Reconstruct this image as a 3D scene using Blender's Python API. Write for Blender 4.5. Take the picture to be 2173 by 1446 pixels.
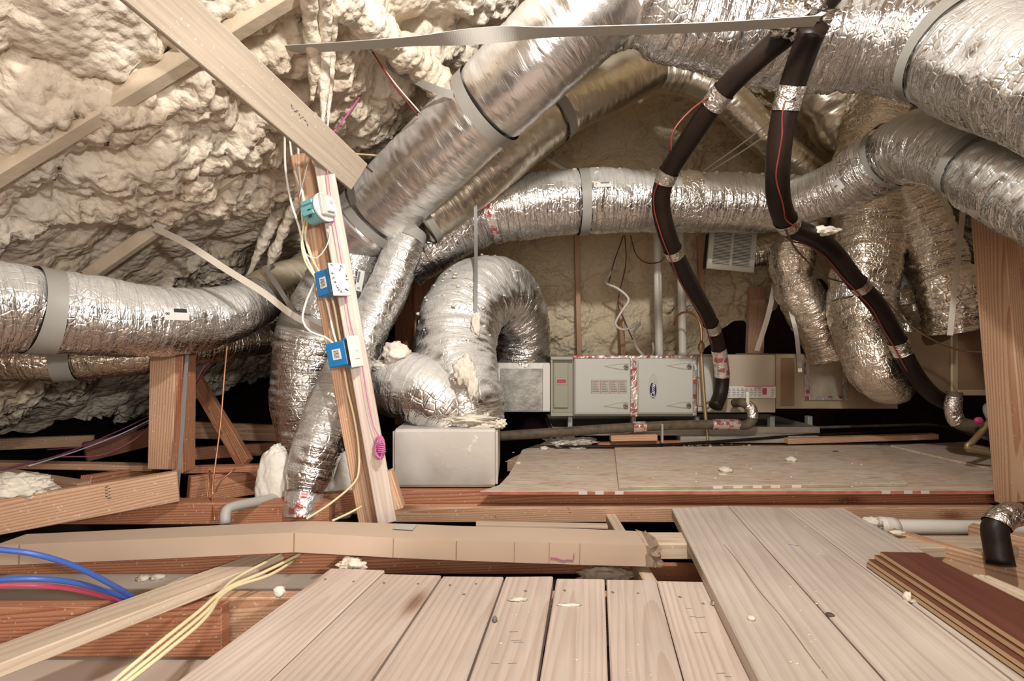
import bpy, bmesh, math, random
import numpy as np
from mathutils import Vector, Matrix, noise

for o in list(bpy.data.objects):
    bpy.data.objects.remove(o)
S = bpy.context.scene
COL = S.collection
random.seed(7)

# ------------------------------------------------------------------ camera, world, lights
F = 1050.0; CX = 1086.5; HY = 740.0; CZ = 0.64
cam_d = bpy.data.cameras.new('camera')
cam_d.sensor_width = 36.0
cam_d.lens = 36.0 * F / 2173.0
cam_d.shift_y = (HY - 723.0) / 2173.0
cam_d.clip_start = 0.02
cam = bpy.data.objects.new('camera', cam_d)
cam.location = (0, 0, CZ)
cam.rotation_euler = (math.pi / 2, 0, 0)
COL.objects.link(cam)
S.camera = cam

W = bpy.data.worlds.new('world'); S.world = W
W.use_nodes = True
W.node_tree.nodes['Background'].inputs[0].default_value = (1.0, 0.70, 0.54, 1)
W.node_tree.nodes['Background'].inputs[1].default_value = 0.40

def lamp(name, kind, loc, target, energy, color, size=0.3):
    l = bpy.data.lights.new(name, kind)
    l.energy = energy; l.color = color
    if kind == 'AREA':
        l.shape = 'DISK'; l.size = size
    else:
        l.shadow_soft_size = size
    o = bpy.data.objects.new(name, l)
    o.location = loc
    d = Vector(target) - Vector(loc)
    o.rotation_euler = d.to_track_quat('-Z', 'Y').to_euler()
    COL.objects.link(o)
    return o

lamp('work_lamp', 'AREA', (0.35, 0.50, 1.95), (-0.12, 2.8, 0.55), 50, (1.0, 0.97, 0.92), 0.14)
lamp('bounce_lamp', 'AREA', (-0.1, -1.1, 0.9), (0.0, 2.6, 0.8), 36, (1.0, 0.91, 0.80), 1.6)  # added broad fill from behind the camera, lifts the shadows
sp = lamp('side_lamp', 'SPOT', (0.75, -0.60, 0.95), (-1.60, 2.1, 0.52), 150, (1.0, 0.97, 0.93), 0.05)  # added spot that brightens the left foam, not a lamp of the attic
sp.data.spot_size = 0.74; sp.data.spot_blend = 0.35
lamp('ridge_lamp', 'AREA', (0.25, 0.55, 1.9), (0.2, 3.0, 1.0), 5, (1.0, 0.92, 0.82), 0.25)  # added weak fill for the upper foam, no real lamp hangs there

S.view_settings.view_transform = 'Standard'
S.view_settings.look = 'None'
S.view_settings.gamma = 1.0
S.view_settings.exposure = -0.33
S.view_settings.use_curve_mapping = False
S.cycles.max_bounces = 5
S.cycles.diffuse_bounces = 3
S.cycles.glossy_bounces = 3
S.cycles.use_adaptive_sampling = True
S.cycles.adaptive_threshold = 0.05
S.cycles.caustics_reflective = False
S.cycles.caustics_refractive = False
S.cycles.sample_clamp_indirect = 3.0

# ------------------------------------------------------------------ geometry of the view
def P(px, py, d):
    return Vector(((px - CX) / F * d, d, CZ - (py - HY) / F * d))

def G(px, py, z):
    d = (CZ - z) * F / (py - HY)
    return Vector(((px - CX) / F * d, d, z))

# ------------------------------------------------------------------ materials
def new_mat(name):
    m = bpy.data.materials.new(name); m.use_nodes = True
    nt = m.node_tree
    return m, nt, nt.nodes['Principled BSDF']

def N(nt, t, **kw):
    n = nt.nodes.new(t)
    for k, v in kw.items():
        if k.startswith('i_'):
            key = k[2:]
            n.inputs[int(key) if key.isdigit() else key].default_value = v
        else:
            setattr(n, k, v)
    return n

def L(nt, a, b): nt.links.new(a, b)

def ramp(nt, fac, stops):
    r = N(nt, 'ShaderNodeValToRGB')
    e = r.color_ramp.elements
    while len(e) < len(stops): e.new(0.5)
    for el, (p, c) in zip(e, stops):
        el.position = p; el.color = (c[0], c[1], c[2], 1)
    L(nt, fac, r.inputs['Fac'])
    return r.outputs['Color']

def plain(name, col, rough=0.6, metal=0.0, bump=0.0, bscale=60, var=0.0, vscale=8):
    m, nt, b = new_mat(name)
    b.inputs['Base Color'].default_value = (*col, 1)
    b.inputs['Roughness'].default_value = rough
    b.inputs['Metallic'].default_value = metal
    tc = N(nt, 'ShaderNodeTexCoord')
    if var:
        nz = N(nt, 'ShaderNodeTexNoise', i_Scale=vscale, i_Detail=5.0)
        L(nt, tc.outputs['Object'], nz.inputs['Vector'])
        c = ramp(nt, nz.outputs['Fac'], [(0.3, [x * (1 - var) for x in col]), (0.7, [min(1, x * (1 + var)) for x in col])])
        L(nt, c, b.inputs['Base Color'])
    if bump:
        nz = N(nt, 'ShaderNodeTexNoise', i_Scale=bscale, i_Detail=4.0)
        L(nt, tc.outputs['Object'], nz.inputs['Vector'])
        bp = N(nt, 'ShaderNodeBump', i_Strength=bump, i_Distance=0.004)
        L(nt, nz.outputs['Fac'], bp.inputs['Height'])
        L(nt, bp.outputs['Normal'], b.inputs['Normal'])
    return m

def foam_mat(name, cols):
    m, nt, b = new_mat(name)
    tc = N(nt, 'ShaderNodeTexCoord')
    nz = N(nt, 'ShaderNodeTexNoise', i_Scale=2.2, i_Detail=6.0)
    L(nt, tc.outputs['Object'], nz.inputs['Vector'])
    c = ramp(nt, nz.outputs['Fac'], list(zip((0.3, 0.55, 0.75), cols)))
    L(nt, c, b.inputs['Base Color'])
    b.inputs['Roughness'].default_value = 0.62
    vo = N(nt, 'ShaderNodeTexVoronoi', i_Scale=36.0, feature='SMOOTH_F1')
    vo.inputs['Smoothness'].default_value = 0.35
    n2 = N(nt, 'ShaderNodeTexNoise', i_Scale=34.0, i_Detail=3.0)
    L(nt, tc.outputs['Object'], vo.inputs['Vector']); L(nt, tc.outputs['Object'], n2.inputs['Vector'])
    mx = N(nt, 'ShaderNodeMath', operation='SUBTRACT')
    L(nt, n2.outputs['Fac'], mx.inputs[0]); L(nt, vo.outputs['Distance'], mx.inputs[1])
    bp = N(nt, 'ShaderNodeBump', i_Strength=0.8, i_Distance=0.013)
    L(nt, mx.outputs[0], bp.inputs['Height']); L(nt, bp.outputs['Normal'], b.inputs['Normal'])
    return m

def foil_mat(name, col, rough=0.2, crinkle=0.8, dust=0.5, su=46.0, sv=7.0, dustcol=(0.60, 0.57, 0.53), cell=0.8, dmin=0.62):
    m, nt, b = new_mat(name)
    uv = N(nt, 'ShaderNodeUVMap'); uv.uv_map = 'UVMap'
    mp = N(nt, 'ShaderNodeMapping'); mp.inputs['Scale'].default_value = (su, sv, 1)
    L(nt, uv.outputs['UV'], mp.inputs['Vector'])
    w = N(nt, 'ShaderNodeTexNoise', i_Scale=0.35, i_Detail=2.0)
    L(nt, mp.outputs[0], w.inputs['Vector'])
    mixv = N(nt, 'ShaderNodeVectorMath', operation='MULTIPLY_ADD')
    mixv.inputs[1].default_value = (3.0, 3.0, 3.0)
    L(nt, w.outputs['Color'], mixv.inputs[0]); L(nt, mp.outputs[0], mixv.inputs[2])
    n1 = N(nt, 'ShaderNodeTexNoise', i_Scale=1.0, i_Detail=4.0, i_Roughness=0.55, i_Distortion=0.6)
    L(nt, mixv.outputs[0], n1.inputs['Vector'])
    vo = N(nt, 'ShaderNodeTexVoronoi', i_Scale=38.0, feature='DISTANCE_TO_EDGE')
    L(nt, uv.outputs['UV'], vo.inputs['Vector'])
    cl = N(nt, 'ShaderNodeMath', operation='MINIMUM'); cl.inputs[1].default_value = 0.12
    L(nt, vo.outputs['Distance'], cl.inputs[0])
    ad = N(nt, 'ShaderNodeMath', operation='MULTIPLY_ADD'); ad.inputs[1].default_value = cell
    L(nt, cl.outputs[0], ad.inputs[0]); L(nt, n1.outputs['Fac'], ad.inputs[2])
    bp = N(nt, 'ShaderNodeBump', i_Strength=crinkle, i_Distance=0.010)
    L(nt, ad.outputs[0], bp.inputs['Height']); L(nt, bp.outputs['Normal'], b.inputs['Normal'])
    # pale overspray and dust that settled on the upper side of the sleeve
    geo = N(nt, 'ShaderNodeNewGeometry')
    sx = N(nt, 'ShaderNodeSeparateXYZ'); L(nt, geo.outputs['Normal'], sx.inputs[0])
    tc = N(nt, 'ShaderNodeTexCoord')
    n3 = N(nt, 'ShaderNodeTexNoise', i_Scale=5.0, i_Detail=5.0)
    L(nt, tc.outputs['Object'], n3.inputs['Vector'])
    a1 = N(nt, 'ShaderNodeMath', operation='MULTIPLY_ADD'); a1.inputs[1].default_value = 0.9
    L(nt, n3.outputs['Fac'], a1.inputs[0]); L(nt, sx.outputs['Z'], a1.inputs[2])
    mr = N(nt, 'ShaderNodeMapRange'); mr.inputs['From Min'].default_value = dmin; mr.inputs['From Max'].default_value = dmin + 0.5
    mr.inputs['To Max'].default_value = dust
    L(nt, a1.outputs[0], mr.inputs['Value'])
    mc = N(nt, 'ShaderNodeMix', data_type='RGBA')
    mc.inputs['A'].default_value = (*col, 1); mc.inputs['B'].default_value = (*dustcol, 1)
    L(nt, mr.outputs[0], mc.inputs['Factor']); L(nt, mc.outputs['Result'], b.inputs['Base Color'])
    mm = N(nt, 'ShaderNodeMath', operation='SUBTRACT'); mm.inputs[0].default_value = 1.0
    L(nt, mr.outputs[0], mm.inputs[1]); L(nt, mm.outputs[0], b.inputs['Metallic'])
    rr = N(nt, 'ShaderNodeMath', operation='MULTIPLY_ADD'); rr.inputs[1].default_value = 0.40; rr.inputs[2].default_value = rough
    L(nt, mr.outputs[0], rr.inputs[0]); L(nt, rr.outputs[0], b.inputs['Roughness'])
    return m

def wood_mat(name, light, dark, rough=0.62, grain=1.0, ring=15.0, knots=True, dust=0.0):
    m, nt, b = new_mat(name)
    tc = N(nt, 'ShaderNodeTexCoord'); oi = N(nt, 'ShaderNodeObjectInfo')
    sc = N(nt, 'ShaderNodeVectorMath', operation='SCALE'); sc.inputs[0].default_value = (7.3, 3.1, 5.7)
    L(nt, oi.outputs['Random'], sc.inputs['Scale'])
    ad = N(nt, 'ShaderNodeVectorMath', operation='ADD')
    L(nt, tc.outputs['Object'], ad.inputs[0]); L(nt, sc.outputs[0], ad.inputs[1])
    mp = N(nt, 'ShaderNodeMapping'); mp.inputs['Scale'].default_value = (0.16, 1.0, 0.8)
    L(nt, ad.outputs[0], mp.inputs['Vector'])
    # growth rings round a pith that runs slightly askew of the board
    so = N(nt, 'ShaderNodeVectorMath', operation='MULTIPLY'); so.inputs[1].default_value = (1.0, 0.035, 0.02)
    L(nt, sc.outputs[0], so.inputs[0])
    a2 = N(nt, 'ShaderNodeVectorMath', operation='ADD'); L(nt, tc.outputs['Object'], a2.inputs[0]); L(nt, so.outputs[0], a2.inputs[1])
    mp.inputs['Rotation'].default_value = (0, 0.030, 0.008); mp.inputs['Scale'].default_value = (1, 1, 1)
    mp.inputs['Location'].default_value = (0, -0.05, -0.02)
    nt.links.remove(mp.inputs['Vector'].links[0]); L(nt, a2.outputs[0], mp.inputs['Vector'])
    ms = N(nt, 'ShaderNodeMapping'); ms.inputs['Scale'].default_value = (0.12, 1, 1)
    L(nt, mp.outputs[0], ms.inputs['Vector'])
    sq = N(nt, 'ShaderNodeVectorMath', operation='MULTIPLY'); sq.inputs[1].default_value = (0.0, 1, 1)
    nw = N(nt, 'ShaderNodeTexNoise', i_Scale=9.0, i_Detail=2.0); L(nt, ms.outputs[0], nw.inputs['Vector'])
    ws = N(nt, 'ShaderNodeVectorMath', operation='MULTIPLY_ADD'); ws.inputs[1].default_value = (0.0, 0.030, 0.030)
    L(nt, nw.outputs['Color'], ws.inputs[0]); L(nt, mp.outputs[0], sq.inputs[0]); L(nt, sq.outputs[0], ws.inputs[2])
    wv = N(nt, 'ShaderNodeTexWave', i_Scale=ring * 2.6, i_Distortion=0.6, i_Detail=2.0)
    wv.wave_type = 'RINGS'; wv.rings_direction = 'X'; wv.wave_profile = 'SAW'
    wv.inputs['Detail Scale'].default_value = 1.5
    L(nt, ws.outputs[0], wv.inputs['Vector'])
    mp2 = N(nt, 'ShaderNodeMapping'); mp2.inputs['Scale'].default_value = (3.0, 110.0, 110.0)
    L(nt, ad.outputs[0], mp2.inputs['Vector'])
    n2 = N(nt, 'ShaderNodeTexNoise', i_Scale=1.0, i_Detail=4.0)
    L(nt, mp2.outputs[0], n2.inputs['Vector'])
    n3 = N(nt, 'ShaderNodeTexNoise', i_Scale=3.0, i_Detail=4.0)
    L(nt, ad.outputs[0], n3.inputs['Vector'])
    c1 = ramp(nt, wv.outputs['Fac'], [(0.0, light), (0.40, light), (0.86, dark), (0.96, dark), (1.0, light)])
    c2 = ramp(nt, n2.outputs['Fac'], [(0.3, [x * 0.78 for x in light]), (0.65, [min(1, x * 1.06) for x in light])])
    mx = N(nt, 'ShaderNodeMix', data_type='RGBA'); mx.inputs['Factor'].default_value = 0.8 * grain
    L(nt, c2, mx.inputs['A']); L(nt, c1, mx.inputs['B'])
    c3 = ramp(nt, n3.outputs['Fac'], [(0.3, (0.82, 0.80, 0.78)), (0.7, (1.05, 1.04, 1.03))])
    ml = N(nt, 'ShaderNodeMix', data_type='RGBA', blend_type='MULTIPLY'); ml.inputs['Factor'].default_value = 0.8
    L(nt, mx.outputs['Result'], ml.inputs['A']); L(nt, c3, ml.inputs['B'])
    out = ml.outputs['Result']
    if knots:
        mk = N(nt, 'ShaderNodeMapping'); mk.inputs['Scale'].default_value = (1.6, 4.5, 4.5)
        L(nt, ad.outputs[0], mk.inputs['Vector'])
        vk = N(nt, 'ShaderNodeTexVoronoi', i_Scale=1.0); L(nt, mk.outputs[0], vk.inputs['Vector'])
        ck = ramp(nt, vk.outputs['Distance'], [(0.05, (0.35, 0.20, 0.13)), (0.11, (0.85, 0.75, 0.70)), (0.15, (1, 1, 1))])
        m2 = N(nt, 'ShaderNodeMix', data_type='RGBA', blend_type='MULTIPLY'); m2.inputs['Factor'].default_value = 0.8
        L(nt, out, m2.inputs['A']); L(nt, ck, m2.inputs['B']); out = m2.outputs['Result']
    if dust:
        nd = N(nt, 'ShaderNodeTexNoise', i_Scale=90.0, i_Detail=2.0)
        L(nt, ad.outputs[0], nd.inputs['Vector'])
        cd = N(nt, 'ShaderNodeMapRange'); cd.inputs['From Min'].default_value = 0.66; cd.inputs['From Max'].default_value = 0.72
        cd.inputs['To Max'].default_value = dust
        L(nt, nd.outputs['Fac'], cd.inputs['Value'])
        m3 = N(nt, 'ShaderNodeMix', data_type='RGBA'); m3.inputs['B'].default_value = (0.80, 0.74, 0.64, 1)
        L(nt, cd.outputs[0], m3.inputs['Factor']); L(nt, out, m3.inputs['A']); out = m3.outputs['Result']
    L(nt, out, b.inputs['Base Color'])
    b.inputs['Roughness'].default_value = rough
    bp = N(nt, 'ShaderNodeBump', i_Strength=0.25, i_Distance=0.002)
    L(nt, n2.outputs['Fac'], bp.inputs['Height']); L(nt, bp.outputs['Normal'], b.inputs['Normal'])
    return m

def osb_mat():
    m, nt, b = new_mat('strand_board')
    tc = N(nt, 'ShaderNodeTexCoord')
    mp = N(nt, 'ShaderNodeMapping'); mp.inputs['Scale'].default_value = (9, 34, 20)
    L(nt, tc.outputs['Object'], mp.inputs['Vector'])
    vo = N(nt, 'ShaderNodeTexNoise', i_Scale=1.0, i_Detail=5.0, i_Distortion=1.5)
    L(nt, mp.outputs[0], vo.inputs['Vector'])
    n1 = N(nt, 'ShaderNodeTexNoise', i_Scale=4.0, i_Detail=5.0)
    L(nt, tc.outputs['Object'], n1.inputs['Vector'])
    c = ramp(nt, vo.outputs['Fac'], [(0.3, (0.52, 0.40, 0.30)), (0.5, (0.70, 0.58, 0.47)), (0.7, (0.78, 0.68, 0.57))])
    c2 = ramp(nt, n1.outputs['Fac'], [(0.35, (0.92, 0.85, 0.8)), (0.65, (1.0, 1.0, 1.0))])
    mx = N(nt, 'ShaderNodeMix', data_type='RGBA', blend_type='MULTIPLY'); mx.inputs['Factor'].default_value = 1
    L(nt, c, mx.inputs['A']); L(nt, c2, mx.inputs['B']); L(nt, mx.outputs['Result'], b.inputs['Base Color'])
    b.inputs['Roughness'].default_value = 0.7
    bp = N(nt, 'ShaderNodeBump', i_Strength=0.3, i_Distance=0.003)
    L(nt, vo.outputs['Fac'], bp.inputs['Height']); L(nt, bp.outputs['Normal'], b.inputs['Normal'])
    return m

def tape_mat():
    m, nt, b = new_mat('printed_foil_tape')
    tc = N(nt, 'ShaderNodeTexCoord')
    vo = N(nt, 'ShaderNodeTexVoronoi', i_Scale=26.0, feature='F1'); vo.distance = 'CHEBYCHEV'
    L(nt, tc.outputs['Object'], vo.inputs['Vector'])
    nz = N(nt, 'ShaderNodeTexNoise', i_Scale=120.0, i_Detail=2.0)
    L(nt, tc.outputs['Object'], nz.inputs['Vector'])
    ad = N(nt, 'ShaderNodeMath', operation='MULTIPLY_ADD'); ad.inputs[1].default_value = 0.35
    L(nt, nz.outputs['Fac'], ad.inputs[0]); L(nt, vo.outputs['Distance'], ad.inputs[2])
    c = ramp(nt, ad.outputs[0], [(0.47, (0.60, 0.20, 0.19)), (0.53, (0.80, 0.74, 0.70))])
    L(nt, c, b.inputs['Base Color'])
    b.inputs['Metallic'].default_value = 0.75; b.inputs['Roughness'].default_value = 0.3
    bp = N(nt, 'ShaderNodeBump', i_Strength=0.8, i_Distance=0.006)
    n2 = N(nt, 'ShaderNodeTexNoise', i_Scale=40.0, i_Detail=3.0, i_Distortion=1.0)
    L(nt, tc.outputs['Object'], n2.inputs['Vector'])
    L(nt, n2.outputs['Fac'], bp.inputs['Height']); L(nt, bp.outputs['Normal'], b.inputs['Normal'])
    return m

M = {}
M['foam'] = foam_mat('spray_foam', [(0.70, 0.565, 0.42), (0.76, 0.66, 0.53), (0.80, 0.725, 0.61)])
M['foam_dusted'] = plain('foam_dusted_wood', (0.60, 0.49, 0.36), 0.8, bump=.4, bscale=40, var=.12, vscale=10)
M['foam_aged'] = foam_mat('aged_spray_foam', [(0.74, 0.58, 0.38), (0.78, 0.65, 0.45), (0.80, 0.70, 0.53)])
M['foam_chip'] = plain('foam_chip', (0.78, 0.71, 0.60), 0.7, bump=0.7, bscale=60, var=0.08)
M['foil'] = foil_mat('foil_sleeve', (0.88, 0.86, 0.84), 0.23, 1.0, 0.85, su=58.0, dmin=0.50)
M['foil_matte'] = foil_mat('dusty_foil_sleeve', (0.88, 0.86, 0.84), 0.30, 0.30, 0.8, su=40.0, dmin=0.30, cell=0.3)
M['foil_warm'] = foil_mat('foil_sleeve_amber', (0.84, 0.77, 0.67), 0.24, 1.0, 0.4, su=58.0, dustcol=(0.60, 0.54, 0.44), dmin=0.85)  # foil with a warmer, amber base colour
M['foil_tan'] = foil_mat('foil_sleeve_oversprayed', (0.80, 0.74, 0.62), 0.32, 0.25, 0.9, cell=0.3, dustcol=(0.68, 0.58, 0.42))
M['foil_board'] = foil_mat('foil_faced_board', (0.80, 0.76, 0.70), 0.34, 0.05, 0.55, 20, 20, dmin=0.15, cell=0.0)
M['foil_tape'] = foil_mat('foil_tape', (0.88, 0.85, 0.82), 0.22, 0.9, 0.0, 50, 50)
M['tape'] = tape_mat()
M['pine'] = wood_mat('pine', (0.66, 0.43, 0.28), (0.44, 0.20, 0.10), dust=0.6)
M['pine_red'] = wood_mat('fir', (0.56, 0.27, 0.15), (0.33, 0.095, 0.045), dust=0.5)  # red fir grain, with the red of shaded wood painted into the colour
M['plank'] = wood_mat('pale_plank', (0.68, 0.565, 0.49), (0.52, 0.37, 0.29), ring=9.0, grain=0.6)
M['plank_grey'] = wood_mat('weathered_plank', (0.68, 0.59, 0.515), (0.52, 0.42, 0.35), ring=6.0, grain=0.6)
M['pale_pine'] = wood_mat('dusty_pine', (0.70, 0.57, 0.44), (0.58, 0.43, 0.30), ring=6.0, dust=0.5, knots=False)
M['dusty_beam'] = wood_mat('dusty_roof_beam', (0.54, 0.45, 0.35), (0.46, 0.36, 0.27), ring=6.0, dust=0.5, knots=False, grain=.5)
M['dark_floor'] = wood_mat('brown_floorboard', (0.17, 0.06, 0.04), (0.11, 0.035, 0.025), 0.4, ring=3.0, grain=.4, knots=False)
M['floor_core'] = plain('floorboard_core', (0.55, 0.38, 0.22), 0.7)
M['osb'] = osb_mat()
M['osb_edge'] = plain('strand_board_red_edge', (0.55, 0.17, 0.11), 0.8, var=0.25, vscale=20)
M['white_ink'] = plain('white_mark', (0.75, 0.66, 0.58), 0.8)
M['card'] = plain('cardboard', (0.56, 0.42, 0.315), 0.75, bump=0.1, bscale=20, var=0.05, vscale=5)
M['strap'] = plain('grey_strap', (0.36, 0.34, 0.305), 0.5, var=0.1)
M['strap_pale'] = plain('pale_strap', (0.62, 0.55, 0.46), 0.6, var=0.1)
M['strap_top'] = plain('pale_grey_strap', (0.50, 0.475, 0.43), 0.5)
M['strap_dark'] = plain('steel_strap', (0.20, 0.19, 0.18), 0.5, 0.1)
M['black'] = plain('black_foam_insulation', (0.016, 0.009, 0.006), 0.45, bump=0.1, bscale=90, var=0.3)
M['black'].node_tree.nodes['Principled BSDF'].inputs['Specular IOR Level'].default_value = 0.25
M['brown_pipe'] = plain('dusty_pipe_insulation', (0.11, 0.082, 0.052), 0.65, bump=0.2, var=0.35, vscale=30)
M['pvc'] = plain('white_pvc', (0.78, 0.74, 0.66), 0.35)
M['pvc_grey'] = plain('grey_plastic', (0.48, 0.46, 0.42), 0.5)
M['cable_white'] = plain('white_cable', (0.80, 0.76, 0.68), 0.45)
M['cable_yellow'] = plain('yellow_cable', (0.78, 0.66, 0.40), 0.45)
M['wire_red'] = plain('red_wire', (0.22, 0.035, 0.025), 0.5)
M['wire_dark'] = plain('dark_wire', (0.10, 0.05, 0.035), 0.5)
M['wire_pink'] = plain('pink_wire', (0.55, 0.13, 0.32), 0.5)
M['wire_purple'] = plain('violet_wire', (0.26, 0.08, 0.20), 0.5)
M['pex_blue'] = plain('blue_pipe', (0.06, 0.13, 0.48), 0.35)
M['pex_red'] = plain('red_pipe', (0.62, 0.09, 0.16), 0.35)
M['box_blue'] = plain('blue_plastic', (0.02, 0.21, 0.52), 0.4)
M['box_teal'] = plain('teal_plastic', (0.19, 0.47, 0.50), 0.4)
M['switch_white'] = plain('white_plastic', (0.82, 0.78, 0.71), 0.35)
M['label'] = plain('white_label', (0.80, 0.77, 0.73), 0.5)
M['ink'] = plain('ink', (0.03, 0.03, 0.035), 0.6)
M['ink_red'] = plain('red_ink', (0.50, 0.07, 0.12), 0.6)
M['cabinet'] = plain('cabinet_paint', (0.60, 0.60, 0.55), 0.38)
M['cabinet_edge'] = plain('cabinet_edge', (0.44, 0.41, 0.34), 0.4)
M['cabinet_beige'] = plain('coil_case_paint', (0.50, 0.42, 0.31), 0.4)
M['olive'] = plain('filter_case_paint', (0.38, 0.36, 0.28), 0.45)
M['galv'] = plain('galvanised_steel', (0.56, 0.55, 0.52), 0.42, 0.55, var=0.12, vscale=30)
M['galv_tan'] = plain('tan_duct_board', (0.46, 0.36, 0.24), 0.5, 0.25, var=0.15, vscale=6)
M['duct_brown'] = plain('brown_duct_board', (0.30, 0.19, 0.11), 0.45, 0.3, var=0.2, vscale=5)
M['chrome'] = plain('steel_latch', (0.45, 0.43, 0.40), 0.3, 0.9)
M['navy'] = plain('navy_badge', (0.015, 0.03, 0.13), 0.35)
M['badge_rim'] = plain('badge_rim', (0.66, 0.64, 0.60), 0.3, 0.3)
M['copper'] = plain('copper_pipe', (0.50, 0.24, 0.12), 0.4, 0.7)
M['brass'] = plain('brass_fitting', (0.40, 0.29, 0.16), 0.45, 0.6)
M['pink_plastic'] = plain('pink_plastic', (0.65, 0.05, 0.22), 0.4)
M['drywall'] = plain('drywall', (0.60, 0.50, 0.42), 0.85, var=0.04)
M['wool'] = plain('white_wool', (0.84, 0.79, 0.70), 0.95, bump=0.9, bscale=45, var=0.05)
M['tar'] = plain('dark_sheathing', (0.035, 0.016, 0.011), 0.8, var=0.4)  # near-black so the cavities stay dark: shade put into the colour
M['film'] = plain('clear_film', (0.55, 0.50, 0.44), 0.2, bump=0.9, bscale=30)
M['rope'] = plain('pink_cord', (0.60, 0.16, 0.36), 0.6)
M['pan'] = plain('drain_pan_steel', (0.42, 0.38, 0.32), 0.45, 0.5, var=0.15)
M['recess'] = plain('dark_gap', (0.03, 0.015, 0.01), 0.8)

# ------------------------------------------------------------------ object helpers
def link(name, me, mat=None, parent=None):
    o = bpy.data.objects.new(name, me)
    COL.objects.link(o)
    if mat is not None and len(me.materials) == 0: me.materials.append(mat)
    if parent is not None:
        o.parent = parent
    return o

def tag(o, label=None, cat=None, group=None, kind=None):
    if label: o['label'] = label
    if cat: o['category'] = cat
    if group: o['group'] = group
    if kind: o['kind'] = kind
    return o

def empty(name, loc=(0, 0, 0)):
    o = bpy.data.objects.new(name, None)
    o.empty_display_size = 0.05
    o.location = loc
    COL.objects.link(o)
    o.matrix_basis = Matrix.Translation(Vector(loc))
    return o

def bm_obj(name, bm, mat, parent=None, mw=None, smooth=False):
    """mesh built in the frame mw (world); parents keep the world placement"""
    me = bpy.data.meshes.new(name)
    bmesh.ops.recalc_face_normals(bm, faces=bm.faces)
    bm.to_mesh(me); bm.free()
    if smooth:
        for p in me.polygons: p.use_smooth = True
    o = link(name, me, mat)
    if mw is None: mw = Matrix.Identity(4)
    place(o, mw, parent)
    return o

WM = {}
def place(o, mw, parent=None):
    WM[o.name] = mw.copy()
    if parent is not None:
        o.parent = parent
        pm = WM.get(parent.name) or Matrix.Translation(parent.location)
        o.matrix_parent_inverse = Matrix.Identity(4)
        o.matrix_basis = pm.inverted() @ mw
    else:
        o.matrix_basis = mw

def frame(origin, xd, up=Vector((0, 0, 1))):
    x = Vector(xd).normalized()
    z = Vector(up) - x * Vector(up).dot(x)
    if z.length < 1e-5: z = Vector((0, 1, 0)) - x * x.y
    z.normalize()
    y = z.cross(x)
    m = Matrix((x, y, z)).transposed().to_4x4()
    m.translation = origin
    return m

def box_bm(sx, sy, sz, bev=0.002, off=(0, 0, 0), bm=None, seg=1):
    own = bmesh.new()
    bmesh.ops.create_cube(own, size=1.0)
    for v in own.verts:
        v.co = Vector((v.co.x * sx + off[0], v.co.y * sy + off[1], v.co.z * sz + off[2]))
    if bev > 0:
        bmesh.ops.bevel(own, geom=list(own.edges), offset=bev, segments=seg, affect='EDGES')
    if bm is None: return own
    me = bpy.data.meshes.new('tmp'); own.to_mesh(me); own.free()
    bm.from_mesh(me); bpy.data.meshes.remove(me)
    return bm

def board(name, A, B, w, h, mat, label, cat='board', up=(0, 0, 1), group=None, bev=0.003, parent=None, warp=0.0):
    """lumber from A to B (centre line); w across, h along 'up'"""
    A, B = Vector(A), Vector(B)
    ln = (B - A).length
    bm = box_bm(ln, w, h, bev)
    if warp:
        bmesh.ops.subdivide_edges(bm, edges=[e for e in bm.edges if abs(e.verts[0].co.x - e.verts[1].co.x) > ln * .5], cuts=12)
        for v in bm.verts: v.co.z += warp * math.sin((v.co.x / ln + .5) * math.pi)
    o = bm_obj(name, bm, mat, parent, frame((A + B) / 2, B - A, Vector(up)))
    if parent is None: tag(o, label, cat, group)
    return o

def slab(name, pts, thick, mat, label=None, cat='board', group=None, parent=None, xdir=None, bev=0.002, side_mat=None):
    """prism with the world outline pts (top face) pushed down by thick"""
    pts = [Vector(p) for p in pts]
    c = sum(pts, Vector()) / len(pts)
    n = Vector()
    for i in range(len(pts)):
        a, b = pts[i] - c, pts[(i + 1) % len(pts)] - c
        n += a.cross(b)
    n.normalize()
    if n.z < 0: n = -n
    x = xdir if xdir is not None else (pts[-1] - pts[0])
    mw = frame(c, x, n); inv = mw.inverted()
    bm = bmesh.new()
    lo = [inv @ p for p in pts]
    top = [bm.verts.new(p) for p in lo]
    bot = [bm.verts.new(p - Vector((0, 0, thick))) for p in lo]
    bm.faces.new(top); bm.faces.new(bot[::-1])
    sides = []
    for i in range(len(pts)):
        j = (i + 1) % len(pts)
        sides.append(bm.faces.new([top[i], bot[i], bot[j], top[j]]))
    if side_mat is not None:
        for f in sides: f.material_index = 1
    if bev > 0:
        bmesh.ops.bevel(bm, geom=list(bm.edges), offset=bev, segments=1, affect='EDGES')
    o = bm_obj(name, bm, mat, parent, mw)
    if side_mat is not None: o.data.materials.append(side_mat)
    if parent is None: tag(o, label, cat, group)
    return o

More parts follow.
